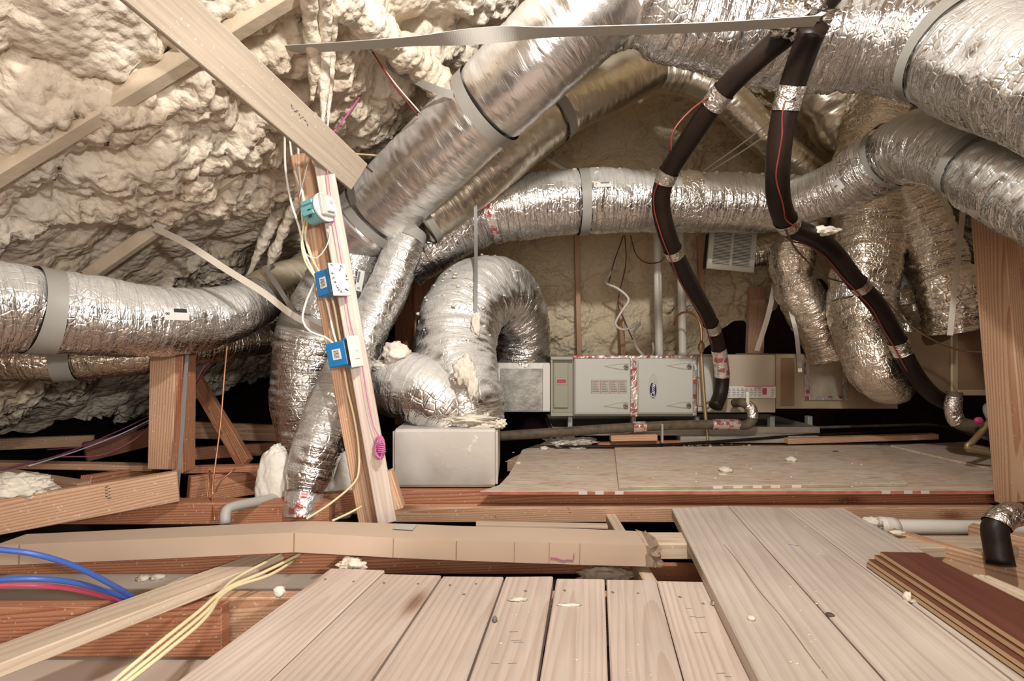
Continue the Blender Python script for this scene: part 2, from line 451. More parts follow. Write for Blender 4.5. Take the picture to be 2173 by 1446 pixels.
# -------- swept tubes
class Path:
    def __init__(self, pts, rads, step=0.012):
        pts = [Vector(p) for p in pts]
        P0 = [pts[0] * 2 - pts[1]] + pts + [pts[-1] * 2 - pts[-2]]
        R0 = [rads[0]] + list(rads) + [rads[-1]]
        self.p, self.r = [], []
        for i in range(1, len(P0) - 2):
            a, b, c, d = P0[i - 1], P0[i], P0[i + 1], P0[i + 2]
            n = max(2, int((c - b).length / step))
            for k in range(n):
                t = k / n
                self.p.append(0.5 * ((2 * b) + (c - a) * t + (2 * a - 5 * b + 4 * c - d) * t * t + (-a + 3 * b - 3 * c + d) * t ** 3))
                s = t * t * (3 - 2 * t)
                self.r.append(R0[i] * (1 - s) + R0[i + 1] * s)
        self.p.append(pts[-1]); self.r.append(rads[-1])
        n = len(self.p)
        self.t = []
        for i in range(n):
            self.t.append((self.p[min(n - 1, i + 1)] - self.p[max(0, i - 1)]).normalized())
        self.s = [0.0]
        for i in range(1, n): self.s.append(self.s[-1] + (self.p[i] - self.p[i - 1]).length)
        ref = Vector((0, 0, 1)) if abs(self.t[0].z) < 0.9 else Vector((0, 1, 0))
        u = (ref - self.t[0] * ref.dot(self.t[0])).normalized()
        self.u = []
        for i in range(n):
            u = (u - self.t[i] * u.dot(self.t[i])).normalized()
            self.u.append(u)
        self.len = self.s[-1]
    def idx(self, f):
        f = f * self.len
        for i, s in enumerate(self.s):
            if s >= f: return i
        return len(self.s) - 1
    def near(self, px, py):
        """index of the sample that the camera sees closest to a spot"""
        best, bi = 1e9, 0
        for i, p in enumerate(self.p):
            if p.y < 0.1: continue
            x = CX + p.x / p.y * F; y = HY + (CZ - p.z) / p.y * F
            q = (x - px) ** 2 + (y - py) ** 2
            if q < best: best, bi = q, i
        return bi

def sweep(name, path, mat, parent=None, ring=12, caps=True, wrinkle=0.0, i0=0, i1=None, rmul=1.0, radd=0.0, seed=0, pinch=(), sag=0.0, flutes=0.0, smooth=True, mw=None):
    i1 = len(path.p) - 1 if i1 is None else i1
    c = path.p[(i0 + i1) // 2].copy()
    bm = bmesh.new(); uvl = bm.loops.layers.uv.new('UVMap')
    rings = []
    for i in range(i0, i1 + 1):
        p, t, u, r = path.p[i], path.t[i], path.u[i], path.r[i] * rmul + radd
        v = t.cross(u)
        s = path.s[i]
        pm = 1.0
        for (ps, pw, pa) in pinch:
            pm -= pa * math.exp(-((s - ps) / pw) ** 2)
        row = []
        for k in range(ring):
            a = 2 * math.pi * k / ring
            rr = r * pm
            if wrinkle:
                q = Vector((math.cos(a), math.sin(a), 0))
                n1 = noise.noise(Vector((s * 26 + seed, q.x * 1.6, q.y * 1.6)) )
                n2 = noise.noise(Vector((s * 70 + seed * 3 + q.x * 2.0, q.x * 3.5, q.y * 3.5)))
                n3 = noise.noise(Vector((s * 5 + seed * 2, q.x * 1.3, q.y * 1.3)))
                n4 = noise.noise(Vector((s * 120 + 6 * q.x + seed, q.x * 9, q.y * 9)))
                rr *= 1 + wrinkle * (0.55 * (0.5 - abs(n1) * 1.6) + 0.40 * (0.4 - abs(n2) * 1.3) + 0.9 * n3 + 0.2 * n4)
            if flutes:
                rr *= 1 + flutes * math.sin(s * 2 * math.pi / 0.032)
            d = u * math.cos(a) + v * math.sin(a)
            co = p + d * rr
            if sag and d.z < -0.2: co = co + Vector((0, 0, -sag * (-d.z - 0.2)))
            row.append(bm.verts.new(co - c))
        rings.append(row)
    for i in range(len(rings) - 1):
        sa, sb = path.s[i0 + i], path.s[i0 + i + 1]
        for k in range(ring):
            k2 = (k + 1) % ring
            f = bm.faces.new([rings[i][k], rings[i][k2], rings[i + 1][k2], rings[i + 1][k]])
            va, vb = k / ring, (k + 1) / ring
            per = 2 * math.pi * path.r[i0]
            for lp, uvc in zip(f.loops, [(sa, va * per), (sa, vb * per), (sb, vb * per), (sb, va * per)]):
                lp[uvl].uv = uvc
    if caps and len(rings) > 1:
        bm.faces.new(rings[0][::-1]); bm.faces.new(rings[-1])
    return bm_obj(name, bm, mat, parent, Matrix.Translation(c), smooth)

def pixpath(rows, step=0.012):
    return Path([P(x, y, d) for x, y, d, r in rows], [r * d / F for x, y, d, r in rows], step)

DUCT = {}
def duct(key, rows, mat, label, wrinkle=0.09, ring=64, pinch_at=(), seed=1, step=0.009):
    path = pixpath(rows, step)
    pinch = [(path.s[path.near(x, y)], 0.035, a) for (x, y, a) in pinch_at]
    o = sweep('flexible_duct', path, mat, None, ring, True, wrinkle, seed=seed * 7.3, pinch=pinch)
    tag(o, label, 'air duct')
    DUCT[key] = (o, path)
    return o, path

def band(name, key, px, py, width, mat, lift=0.006, parent=True, label=None, cat=None, wrinkle=0.0):
    o, path = DUCT[key]
    i = path.near(px, py)
    h = width / 2
    i0 = i; i1 = i
    while i0 > 0 and path.s[i] - path.s[i0] < h: i0 -= 1
    while i1 < len(path.s) - 1 and path.s[i1] - path.s[i] < h: i1 += 1
    b = sweep(name, path, mat, o if parent else None, 64, False, wrinkle, i0, i1, 1.0, lift, seed=3)
    if not parent: tag(b, label, cat)
    return b

def cable(name, rows, r, mat, label, cat='cable', parent=None, group=None, ring=8, step=0.02):
    path = Path([P(*q) if len(q) == 3 else q for q in rows], [r] * len(rows), step)
    o = sweep(name, path, mat, parent, ring)
    if parent is None: tag(o, label, cat, group)
    return o

def ribbon(name, rows, w, mat, label, cat='strap', thick=0.002, face=None, parent=None, twist=None, step=0.02, group=None):
    """flat strap through points; face = direction the flat side looks"""
    path = Path([P(*q) if len(q) == 3 else Vector(q) for q in rows], [w / 2] * len(rows), step)
    c = path.p[len(path.p) // 2].copy()
    bm = bmesh.new(); prev = None
    n = len(path.p)
    for i, p in enumerate(path.p):
        fd = Vector(face) if face is not None else (Vector((0, 0, CZ)) - p)
        t = path.t[i]
        nn = (fd - t * fd.dot(t)).normalized()
        if twist: 
            nn = Matrix.Rotation(twist(i / (n - 1)), 3, t) @ nn
        sd = t.cross(nn)
        row = [bm.verts.new(p - c + sd * (w / 2) + nn * thick / 2), bm.verts.new(p - c - sd * (w / 2) + nn * thick / 2),
               bm.verts.new(p - c - sd * (w / 2) - nn * thick / 2), bm.verts.new(p - c + sd * (w / 2) - nn * thick / 2)]
        if prev:
            for k in range(4):
                bm.faces.new([prev[k], prev[(k + 1) % 4], row[(k + 1) % 4], row[k]])
        else:
            bm.faces.new(row[::-1])
        prev = row
    bm.faces.new(prev)
    o = bm_obj(name, bm, mat, parent, Matrix.Translation(c), True)
    for p in o.data.polygons: p.use_smooth = False
    if parent is None: tag(o, label, cat, group)
    return o

def blob(name, loc, size, mat, label=None, cat='foam chunk', seed=0, squash=(1, 1, 1), rough=0.35, parent=None, group=None, sub=4, freq=2.2):
    bm = bmesh.new()
    bmesh.ops.create_icosphere(bm, subdivisions=sub, radius=1.0)
    for v in bm.verts:
        d = v.co.normalized()
        q = d * freq + Vector((seed * 3.7, seed * 1.3, seed * 9.1))
        h = 1 + rough * (noise.noise(q) + 0.7 * (0.5 - abs(noise.noise(q * 2.3))) + 0.35 * noise.noise(q * 5.1))
        v.co = Vector((d.x * h * size * squash[0], d.y * h * size * squash[1], d.z * h * size * squash[2]))
    o = bm_obj(name, bm, mat, parent, Matrix.Translation(Vector(loc)), True)
    if parent is None: tag(o, label, cat, group)
    return o

def text_mesh(name, body, size, mw, mat, parent, shear=0.0, depth=0.0008, align='CENTER', bold=0.0):
    cu = bpy.data.curves.new('tmp_text', 'FONT')
    cu.body = body; cu.size = size; cu.extrude = depth; cu.shear = shear
    cu.align_x = align; cu.align_y = 'CENTER'; cu.offset = bold
    to = bpy.data.objects.new('tmp_text', cu); COL.objects.link(to)
    bpy.context.view_layer.update()
    me = bpy.data.meshes.new_from_object(to.evaluated_get(bpy.context.evaluated_depsgraph_get()))
    bpy.data.objects.remove(to); bpy.data.curves.remove(cu)
    me.name = name
    me.materials.clear()
    o = link(name, me, mat)
    place(o, mw, parent)
    return o

def facing(p, right, up):
    """frame whose +Z looks out of a surface: x = right, y = up"""
    x = Vector(right).normalized(); y = Vector(up); y = (y - x * y.dot(x)).normalized()
    z = x.cross(y)
    m = Matrix((x, y, z)).transposed().to_4x4(); m.translation = p
    return m

# ------------------------------------------------------------------ spray foam surfaces
def worley(x, y, seed):
    xi = np.floor(x).astype(np.int64); yi = np.floor(y).astype(np.int64)
    best = np.full(x.shape, 9.0)
    for dx in (-1, 0, 1):
        for dy in (-1, 0, 1):
            cx, cy = xi + dx, yi + dy
            h = np.sin(cx * 127.1 + cy * 311.7 + seed * 74.7) * 43758.5453
            h2 = np.sin(cx * 269.5 + cy * 183.3 + seed * 51.3) * 28001.8384
            fx = cx + (h - np.floor(h)); fy = cy + (h2 - np.floor(h2))
            best = np.minimum(best, (fx - x) ** 2 + (fy - y) ** 2)
    return np.sqrt(best)

def vnoise(x, y, seed):
    xi = np.floor(x); yi = np.floor(y); fx = x - xi; fy = y - yi
    fx = fx * fx * (3 - 2 * fx); fy = fy * fy * (3 - 2 * fy)
    def h(a, b):
        s = np.sin(a * 127.1 + b * 311.7 + seed * 37.7) * 43758.5453
        return s - np.floor(s)
    return (h(xi, yi) * (1 - fx) + h(xi + 1, yi) * fx) * (1 - fy) + (h(xi, yi + 1) * (1 - fx) + h(xi + 1, yi + 1) * fx) * fy

def foam_height(a, b, seed):
    wx = a + 0.10 * (vnoise(a * 7, b * 7, seed) - .5) + 0.03 * (vnoise(a * 25, b * 25, seed + 1) - .5)
    wy = b + 0.10 * (vnoise(a * 7, b * 7, seed + 2) - .5) + 0.03 * (vnoise(a * 25, b * 25, seed + 3) - .5)
    h = 0.11 * (vnoise(a * 1.7, b * 1.7, seed + 5) - .5)
    patch = np.clip((vnoise(a * 2.6, b * 2.6, seed + 11) - .38) * 4, 0.15, 1)
    h += 0.060 * np.clip(1 - worley(wx * 4.4, wy * 6.5, seed + 4) ** 2 * 1.3, 0, 1)
    h += 0.036 * patch * np.clip(1 - worley(wx * 11, wy * 17, seed + 6) ** 2 * 1.3, 0, 1)
    h += 0.020 * patch * np.clip(1 - worley(wx * 24, wy * 36, seed + 7) ** 2 * 1.4, 0, 1)
    return h

def foam_sheet(name, O, U, V, nrm, nu, nv, amp, seed, drip=(0, 0, 0), keep=None, ribs=None, mat='foam'):
    O, U, V, nrm = Vector(O), Vector(U), Vector(V), Vector(nrm).normalized()
    lu, lv = U.length, V.length
    a, b = np.meshgrid(np.linspace(0, lu, nu), np.linspace(0, lv, nv), indexing='ij')
    if keep is not None:
        # ragged outline: points just outside slide onto the edge
        e = 1e-3; cell = 1.6 * max(lu / nu, lv / nv)
        g0 = keep(a, b); ga = (keep(a + e, b) - g0) / e; gb = (keep(a, b + e) - g0) / e
        gl = np.maximum(np.sqrt(ga ** 2 + gb ** 2), 0.3)
        near = g0 / gl > -cell
        mv = near & (g0 < 0)
        a = np.where(mv, a - g0 * ga / gl ** 2, a); b = np.where(mv, b - g0 * gb / gl ** 2, b)
    h = foam_height(a, b, seed) * amp
    if ribs is not None: h = ribs(a, b, h)
    un, vn = U.normalized(), V.normalized()
    co = (np.array(O)[None, None] + a[..., None] * np.array(un) + b[..., None] * np.array(vn)
          + h[..., None] * (np.array(nrm) + np.array(drip)))
    me = bpy.data.meshes.new(name)
    idx = np.arange(nu * nv).reshape(nu, nv)
    f = np.stack([idx[:-1, :-1], idx[1:, :-1], idx[1:, 1:], idx[:-1, 1:]], -1).reshape(-1, 4)
    if keep is not None: f = f[near.reshape(-1)[f].all(1)]
    # wind so that the normal looks along nrm
    if un.cross(vn).dot(nrm) < 0: f = f[:, ::-1]
    me.from_pydata(co.reshape(-1, 3).tolist(), [], f.tolist())
    for p in me.polygons: p.use_smooth = True
    o = link(name, me, M[mat])
    return o

# ================================================================== THE ROOM
def roof_l(x): return 2.28 + 0.7 * x
sl = Vector((1, 0, 0.7))
def keep_l(a, b):
    x = -3.6 + a / 1.2207
    n = 0.35 * (vnoise(b * 2.1, b * 0 + 3, 5) - .5) + 0.18 * (vnoise(b * 8, b * 0 + 9, 6) - .5)
    return x - (-3.08 + 0.22 * (b - 2.6) + n)
ce = foam_sheet('ceiling', (-3.6, 0.0, roof_l(-3.6)), sl * 4.55, Vector((0, 5.6, 0)), (0.7, 0, -1.0), 540, 470, 1.0, 1, (0.15, 0, -0.35), keep_l)
tag(ce, 'lumpy cream spray foam covering the sloping roof at left', kind='structure')
sr = Vector((1, 0, -0.7))
cr = foam_sheet('ceiling_right', (0.95, -0.4, roof_l(0.95) + .12), sr * 3.4, Vector((0, 5.2, 0)), (-0.7, 0, -1.0), 180, 230, 1.0, 2, (-0.1, 0, -0.2), mat='foam_aged')
tag(cr, 'cream spray foam on the roof slope above the right ducts', kind='structure')

def keep_b(a, b):
    x = -1.5 + a; z = b * 0.99 + 0.0
    n = 0.12 * (vnoise(a * 5, a * 0 + 2, 8) - .5) + 0.08 * (vnoise(a * 17, a * 0 + 4, 9) - .5)
    return np.minimum(np.minimum(x - (-0.80 - 0.35 * (z - 0.8) + n), z - (0.50 + n)), z - (0.60 + (x - 1.36) * 0.57 + n))
wb = foam_sheet('wall_back', (-1.5, 3.98, 0.0), Vector((5.0, 0, 0)), Vector((0, -0.25, 2.9)), (0, -1, -0.1), 460, 290, 0.95, 4, (0, 0, -0.3), keep_b, mat='foam_aged')
tag(wb, 'cream spray foam wall behind the furnace', kind='structure')

def plane_struct(name, pts, mat, label):
    me = bpy.data.meshes.new(name)
    me.from_pydata([tuple(p) for p in pts], [], [list(range(len(pts)))])
    o = link(name, me, mat); tag(o, label, kind='structure'); return o
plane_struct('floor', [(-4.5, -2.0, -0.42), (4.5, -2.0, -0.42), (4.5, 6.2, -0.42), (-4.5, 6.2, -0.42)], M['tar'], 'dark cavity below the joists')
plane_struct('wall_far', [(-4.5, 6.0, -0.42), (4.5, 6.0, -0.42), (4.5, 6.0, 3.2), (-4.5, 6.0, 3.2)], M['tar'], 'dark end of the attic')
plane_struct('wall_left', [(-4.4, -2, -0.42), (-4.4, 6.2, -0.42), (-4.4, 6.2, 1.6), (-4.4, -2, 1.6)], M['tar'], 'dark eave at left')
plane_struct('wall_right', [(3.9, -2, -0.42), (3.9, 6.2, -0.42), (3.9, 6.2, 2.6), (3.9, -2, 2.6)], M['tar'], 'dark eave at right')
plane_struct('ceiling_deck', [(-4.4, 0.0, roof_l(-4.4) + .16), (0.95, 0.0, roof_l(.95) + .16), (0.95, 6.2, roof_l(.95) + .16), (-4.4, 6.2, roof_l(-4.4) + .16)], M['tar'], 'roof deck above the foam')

# ceiling board seen between the joists at lower left
slab('drywall_sheet', [(-2.6, 0.7, -0.205), (-0.62, 0.7, -0.205), (-0.62, 2.1, -0.205), (-2.6, 2.1, -0.205)], 0.012, M['drywall'],
     'beige drywall sheet below the joists at lower left', 'drywall')

# ------------------------------------------------------------------ front planks
ends = [((375, 1446), (702, 1206), (817, 1210), (568, 1446)),
        ((572, 1446), (812, 1218), (937, 1221), (783, 1446)),
        ((790, 1446), (940, 1223), (1069, 1224), (988, 1446)),
        ((994, 1446), (1073, 1224), (1174, 1223), (1138, 1446)),
        ((1145, 1446), (1181, 1228), (1283, 1229), (1290, 1446)),
        ((1296, 1446), (1287, 1230), (1392, 1231), (1450, 1446)),
        ((1453, 1446), (1394, 1233), (1512, 1235), (1660, 1446))]
plabels = ['pale front floor plank, first from the left, beside the crossing joist', 'pale front floor plank, second from the left edge',
           'wide pale front plank with nail heads, third from the left', 'narrow pale front plank holding a twisted foam scrap and grey nail',
           'pale front plank with a white paper sliver on it', 'front plank with swirling grain, right of the widest gap',
           'front plank partly covered by the raised planks, faint pencil marks on it']
def ext(near, far, z, ymin=0.30):
    a, b = G(*near, z), G(*far, z)
    t = (ymin - b.y) / (a.y - b.y)
    return b + (a - b) * t
for (n0, f0, f1, n1), lb in zip(ends, plabels):
    slab('floor_plank', [ext(n0, f0, 0), G(*f0, 0), G(*f1, 0), ext(n1, f1, 0)], 0.036, M['plank'], lb, 'plank',
         'pale planks laid over the joists in front', xdir=G(*f0, 0) - G(*n0, 0), bev=0.003)
zu = 0.038
upper = [((1612, 1446), (1425, 1079), (1544, 1073), (1878, 1446), 'raised weathered plank with long cracks and knots, leftmost of the upper three'),
         ((1884, 1446), (1546, 1074), (1664, 1077), (2150, 1446), 'raised weathered plank between the cracked plank and the brown boards'),
         ((2158, 1446), (1667, 1078), (1791, 1079), (2460, 1446), 'raised weathered plank running under the stack of brown boards')]
for n0, f0, f1, n1, lb in upper:
    slab('floor_plank', [ext(n0, f0, zu), G(*f0, zu), G(*f1, zu), ext(n1, f1, zu)], 0.036, M['plank_grey'], lb, 'plank',
         'weathered planks laid on top at right', xdir=G(*f0, zu) - G(*n0, zu), bev=0.003)
# stack of brown floorboards
zb = zu + 0.052
def brown(nl, fl, fr, nr, z, lb):
    slab('floorboard', [ext(nl, fl, z, .5), G(*fl, z), G(*fr, z), ext(nr, fr, z, .5)], 0.0115, M['dark_floor'], lb, 'floorboard',
         'brown floorboards stacked on the raised planks', xdir=G(*fl, z) - G(*nl, z), bev=0.001, side_mat=M['floor_core'])
brown((2068, 1300), (1867, 1171), (1962, 1173), (2173, 1277), zb, 'glossy brown floorboard on top of the stack')
brown((2052, 1306), (1855, 1178), (1956, 1180), (2180, 1292), zb - .0125, 'brown floorboard directly under the topmost board of the stack')
brown((2018, 1306), (1842, 1187), (1950, 1187), (2210, 1320), zb - .025, 'brown floorboard just above the lowest of the stack')
brown((2006, 1310), (1838, 1194), (1948, 1194), (2230, 1340), zb - .0375, 'brown floorboard at the bottom of the stack')
for k, (a, b) in enumerate([((2068, 1222), (2260, 1318)), ((2080, 1223), (2260, 1306)), ((2092, 1225), (2260, 1296))]):
    z0 = 0.055 + 0.004 * k
    board('batten', G(*a, z0), G(*b, z0), 0.014, 0.010, M['pale_pine'],
          ['thin pale batten beside the brown boards, nearest them', 'middle thin pale batten right of the brown boards', 'thin pale batten farthest from the brown boards'][k], 'batten', group='thin battens beside the brown boards')

# ------------------------------------------------------------------ strand board deck
zo = 0.070
lowpts = [(1018, 1043), (1060, 1030), (1080, 1008), (1098, 975), (1108, 955), (1140, 944)]
pts = [G(x, y, zo) for x, y in lowpts] + [Vector((2.75, 2.98, zo)), Vector((2.75, 2.02, zo)), G(2141, 1041, zo)]
slab('strand_board', pts, 0.015, M['osb'], 'large strand board sheet with a red painted edge under the furnace', 'board', xdir=Vector((1, 0, 0)), bev=0.0015, side_mat=M['osb_edge'])
zo2 = zo + 0.014
slab('strand_board', [G(1313, 1034, zo2), G(1304, 950, zo2), G(1860, 944, zo2), G(1926, 1026, zo2)], 0.013, M['osb'],
     'smaller strand board sheet lying on the larger one, green edge', 'board', xdir=Vector((1, 0, 0)), bev=0.0015, side_mat=plain('strand_board_green_edge', (0.36, 0.36, 0.26), 0.8, var=0.2, vscale=20))
slab('strand_board', [G(2141, 1003, zo + .012), G(1975, 965, zo + .012), G(1890, 945, zo + .012), Vector((2.7, 2.96, zo + .012)), Vector((2.7, 2.3, zo + .012))], 0.011, M['osb'],
     'dusty strand board strip at the far right beside the pipes', 'board', xdir=Vector((1, -.3, 0)), bev=0.001)
def edge_marks(xs, a, b, z, th, owner, half):
    for x in xs:
        f = (x - a[0]) / (b[0] - a[0]); A_, B_ = G(*a, z), G(*b, z)
        X = P(x, 740, A_.y + (B_.y - A_.y) * f).x
        y = A_.y + (B_.y - A_.y) * (X - A_.x) / (B_.x - A_.x)
        bm_obj('edge_mark', box_bm(half * 2, .0012, th * .9, 0), M['white_ink'], owner, Matrix.Translation((X, y - .0005, z - th / 2)))
edge_marks([1237, 1272, 1314, 1880, 1927, 1963], (1018, 1043), (2141, 1041), zo, .015, bpy.data.objects['strand_board'], .017)
edge_marks([1523, 1566, 1607, 1645, 1690], (1313, 1034), (1926, 1026), zo2, .013, bpy.data.objects['strand_board.001'], .019)

# ------------------------------------------------------------------ joists and framing lumber
def bpix(name, a, b, w, h, mat, label, cat='joist', up=(0, 0, 1), **k):
    return board(name, P(*a), P(*b), w, h, mat, label, cat, up, **k)
board('joist', (-0.52, 2.075, 0.026), (2.8, 2.075, 0.026), 0.05, 0.056, M['pine_red'], 'upper beam directly below the red edge of the strand board', 'joist')
board('joist', (-0.50, 2.03, -0.034), (1.98, 2.03, -0.034), 0.06, 0.060, M['pine'], 'pale lower beam below the strand board, behind the cardboard carton', 'joist')
board('joist', (-1.85, 1.60, -0.042), (0.38, 1.60, -0.042), 0.05, 0.075, M['pine_red'], 'reddish joist that carries the long cardboard carton', 'joist')
board('joist', (0.40, 1.2, -0.06), (0.40, 2.02, -0.06), 0.04, 0.06, M['pale_pine'], 'short pale joist passing under the carton end, between the planks and beam', 'joist')
board('blocking', (0.43, 1.62, -0.005), (0.80, 1.62, -0.005), 0.10, 0.05, M['pale_pine'], 'pale block between the torn carton end and the raised planks', 'wood block')
board('joist', (-2.2, 1.357, -0.128), (-0.785, 1.357, -0.128), 0.040, 0.135, M['pine_red'], 'thick dusty joist at lower left under the blue pipes', 'joist')
board('joist', (-0.895, 1.412, -0.13), (0.3, 1.412, -0.13), 0.040, 0.14, M['pine'], 'short joist butting the dusty one, under the front planks', 'joist')
board('sleeper', (-1.28, 0.80, -0.035), (-0.765, 1.60, -0.035), 0.098, 0.032, M['pale_pine'], 'pale flat board crossing the joists diagonally at lower left', 'board')
board('joist', (-2.2, 1.40, 0.035), (-1.30, 1.93, 0.105), 0.036, 0.118, M['pine'], 'large sloping joist with black stamp above the carton at left', 'joist')
board('joist', (-1.95, 1.98, -0.01), (-0.72, 1.98, -0.01), 0.07, 0.085, M['pine_red'], 'dusty topped joist between the sloping joist and the carton', 'joist')
st = empty('stud', P(350, 995, 2.15)); tag(st, 'upright double stud under the left foil duct, black strap beside it', 'stud')
board('stud_face', P(346, 995, 2.12), P(352, 700, 2.12), 0.108, 0.038, M['pine'], None, parent=st, up=(0, -1, 0))
board('stud_edge', P(390, 1000, 2.16), P(392, 700, 2.16), 0.045, 0.09, M['pine_red'], None, parent=st, up=(0, -1, 0))
bpix('brace', (415, 805, 2.75), (522, 985, 2.45), 0.075, 0.036, M['pine_red'], 'dark diagonal brace right of the upright double stud', 'brace', (0, -1, 0))
bpix('joist', (385, 997, 2.3), (590, 992, 2.3), 0.05, 0.03, M['pine_red'], 'thin flat board low between the double stud and the white wool', 'joist')
bpix('joist', (-40, 985, 2.3), (330, 992, 2.35), 0.06, 0.028, M['pine'], 'thin flat board left of the double stud with foam dust', 'joist')
bpix('joist', (396, 912, 3.0), (600, 920, 3.1), 0.04, 0.10, M['pine'], 'far cross joist behind the diagonal brace, higher piece', 'joist')
bpix('joist', (380, 965, 2.85), (610, 950, 3.0), 0.04, 0.07, M['pine_red'], 'far reddish cross joist behind the diagonal brace, lower piece', 'joist')
bpix('joist', (-60, 945, 3.0), (200, 935, 3.3), 0.05, 0.07, M['pine'], 'far joist below the ragged foam edge at left', 'joist')
bpix('joist', (180, 960, 3.1), (330, 925, 3.4), 0.05, 0.12, M['pine_red'], 'dark far joist between the ragged foam edge and the double stud', 'joist')
bpix('joist', (-30, 1015, 2.2), (180, 1050, 2.0), 0.05, 0.10, M['pine'], 'sunlit joist end behind the sloping stamped joist', 'joist')
bpix('joist', (180, 1030, 2.1), (330, 1005, 2.5), 0.05, 0.08, M['pine_red'], 'reddish joist behind the middle of the stamped joist', 'joist')
bpix('joist', (400, 1040, 2.2), (640, 1010, 2.6), 0.04, 0.12, M['pine_red'], 'reddish joist right of the hanging steel strap', 'joist')
bpix('joist', (600, 1075, 2.05), (760, 1065, 2.1), 0.05, 0.09, M['pine_red'], 'reddish joist behind the foot of the sleeve with printed tape', 'joist')
bpix('joist', (1085, 990, 2.6), (1180, 940, 3.3), 0.05, 0.06, M['pine'], 'joist end between the foil box and the strand board', 'joist')
# right side
rp = empty('post', P(2140, 1060, 1.95)); tag(rp, 'pine post of two boards at the right edge', 'post')
board('narrow_board', P(2158, 1075, 1.91), P(2088, 250, 1.91), 0.05, 0.13, M['pine'], None, parent=rp, up=(0, -1, 0))
board('wide_board', P(2200, 1075, 1.945), P(2150, 230, 1.945), 0.13, 0.05, M['pine'], None, parent=rp, up=(0, -1, 0))
bpix('joist', (1900, 1160, 1.60), (2130, 1160, 1.60), 0.10, 0.034, M['pale_pine'], 'short pale board lying below the white drain pipe', 'board')
board('joist', (1.30, 1.70, -0.04), (1.75, 0.9, -0.04), 0.045, 0.12, M['pine'], 'joist running towards the viewer right of the brown boards', 'joist')
board('joist', (1.62, 1.75, -0.04), (2.10, 1.0, -0.04), 0.045, 0.12, M['pine'], 'outermost joist running towards the viewer below the black elbow', 'joist')
board('joist', (0.9, 1.72, -0.13), (2.6, 1.72, -0.13), 0.045, 0.14, M['pine_red'], 'dark cross joist below the short pale board at right', 'joist')
# far right stud and dark framing behind
bpix('stud', (1600, 775, 3.75), (1606, 610, 3.75), 0.12, 0.05, M['pine'], 'pine stud in the dark gap below the foam edge, right of the furnace', 'stud', (0, -1, 0))
bpix('stud', (905, 830, 3.3), (900, 540, 3.3), 0.14, 0.04, M['pine_red'], 'reddish stud in shade between the foil sleeve and the arched duct', 'stud', (0, -1, 0))
bpix('stud', (868, 900, 3.6), (868, 560, 3.6), 0.20, 0.03, M['pine_red'], 'dark sheathing board beside the shaded reddish stud', 'board', (0, -1, 0))
for px, y0, y1, lb in [(1229, 765, 500, 'narrow stud showing through the foam above the filter case'), (1322, 765, 640, 'dark short stud showing through the foam left of the white vent pipes'),
                       (1490, 640, 500, 'reddish stud behind the white register')]:
    bpix('wall_stud', (px, y0, 3.70), (px - 6, y1, 3.66), 0.035, 0.05, M['pine'], lb, 'stud', (0, -1, 0))
# rafters in the left foam
def on_roof(px, py, off=0.10):
    rx, rz = (px - CX) / F, (HY - py) / F
    d = (roof_l(0) - off - CZ) / (rz - 0.7 * rx)
    return P(px, py, d)
for a, b, w, lb in [((660, -40), (-60, 400), 0.046, 'foam dusted rafter crossing the upper left foam'), ((560, 325), (185, 588), 0.032, 'thin foam covered rafter edge behind the bent strap')]:
    board('rafter', on_roof(*a, .15), on_roof(*b, .15), w, 0.05, M['foam_dusted'], lb, 'rafter', (0.7, 0, -1))
# the big sloping truss member and the post below it
bpix('truss_beam', (255, -75, 1.06), (755, 372, 1.86), 0.115, 0.045, M['dusty_beam'], 'long pale roof brace sloping down to the switch post', 'beam', (0.25, -1, -0.15))

# added board above the view, placed to shade the upper left foam
slab('trim_1', [Vector((-.66, .46, 2.02)), Vector((-.64, .44, 2.02)), Vector((-.12, 1.12, 2.16)), Vector((-.14, 1.14, 2.16))], .29, M['pine'], None, xdir=Vector((.7, .53, 0)))
tag(bpy.data.objects['trim_1'], 'truss gusset board overhead, above the view', kind='structure')
# ------------------------------------------------------------------ flexible ducts
duct('main', [(750,510,2.47,72),(795,462,2.43,76),(835,420,2.38,78),(889,364,2.3,80),(998,260,2.15,84),(1107,157,2.0,92),(1215,53,1.9,99),(1318,-42,1.82,99)], M['foil_matte'],
     'largest silver duct, running diagonally up from the switch post', 0.03, pinch_at=[(1040,235,.06),(790,470,.10)], seed=1)
duct('top', [(1352,2,1.84,98),(1500,38,1.86,103),(1700,72,1.86,106),(1850,82,1.8,104),(2000,104,1.66,104),(2173,165,1.42,118),(2330,225,1.25,130)], M['foil'],
     'wide wrinkled silver duct across the upper right corner', 0.11, pinch_at=[(1370,6,.12),(2015,105,.10)], seed=2)
duct('low_diag', [(1380,140,2.8,50),(1290,185,2.72,53),(1200,230,2.66,53),(1120,295,2.62,52),(1050,355,2.58,51),(970,420,2.55,50),(895,478,2.5,46)], M['foil_tan'],
     'slimmer diagonal duct tucked below the largest one, yellowed upper end', 0.04, pinch_at=[(1180,245,.10),(895,478,.08)], seed=3)
duct('middle', [(862,568,2.75,46),(930,520,2.75,50),(1000,472,2.8,60),(1080,445,2.8,67),(1230,430,2.8,67),(1420,428,2.8,62),(1560,432,2.8,60),(1700,434,2.78,56)], M['foil'],
     'level silver duct above the furnace, crumbs along its top', 0.07, pinch_at=[(1237,430,.09),(1022,462,.08),(1450,428,.08)], seed=4)
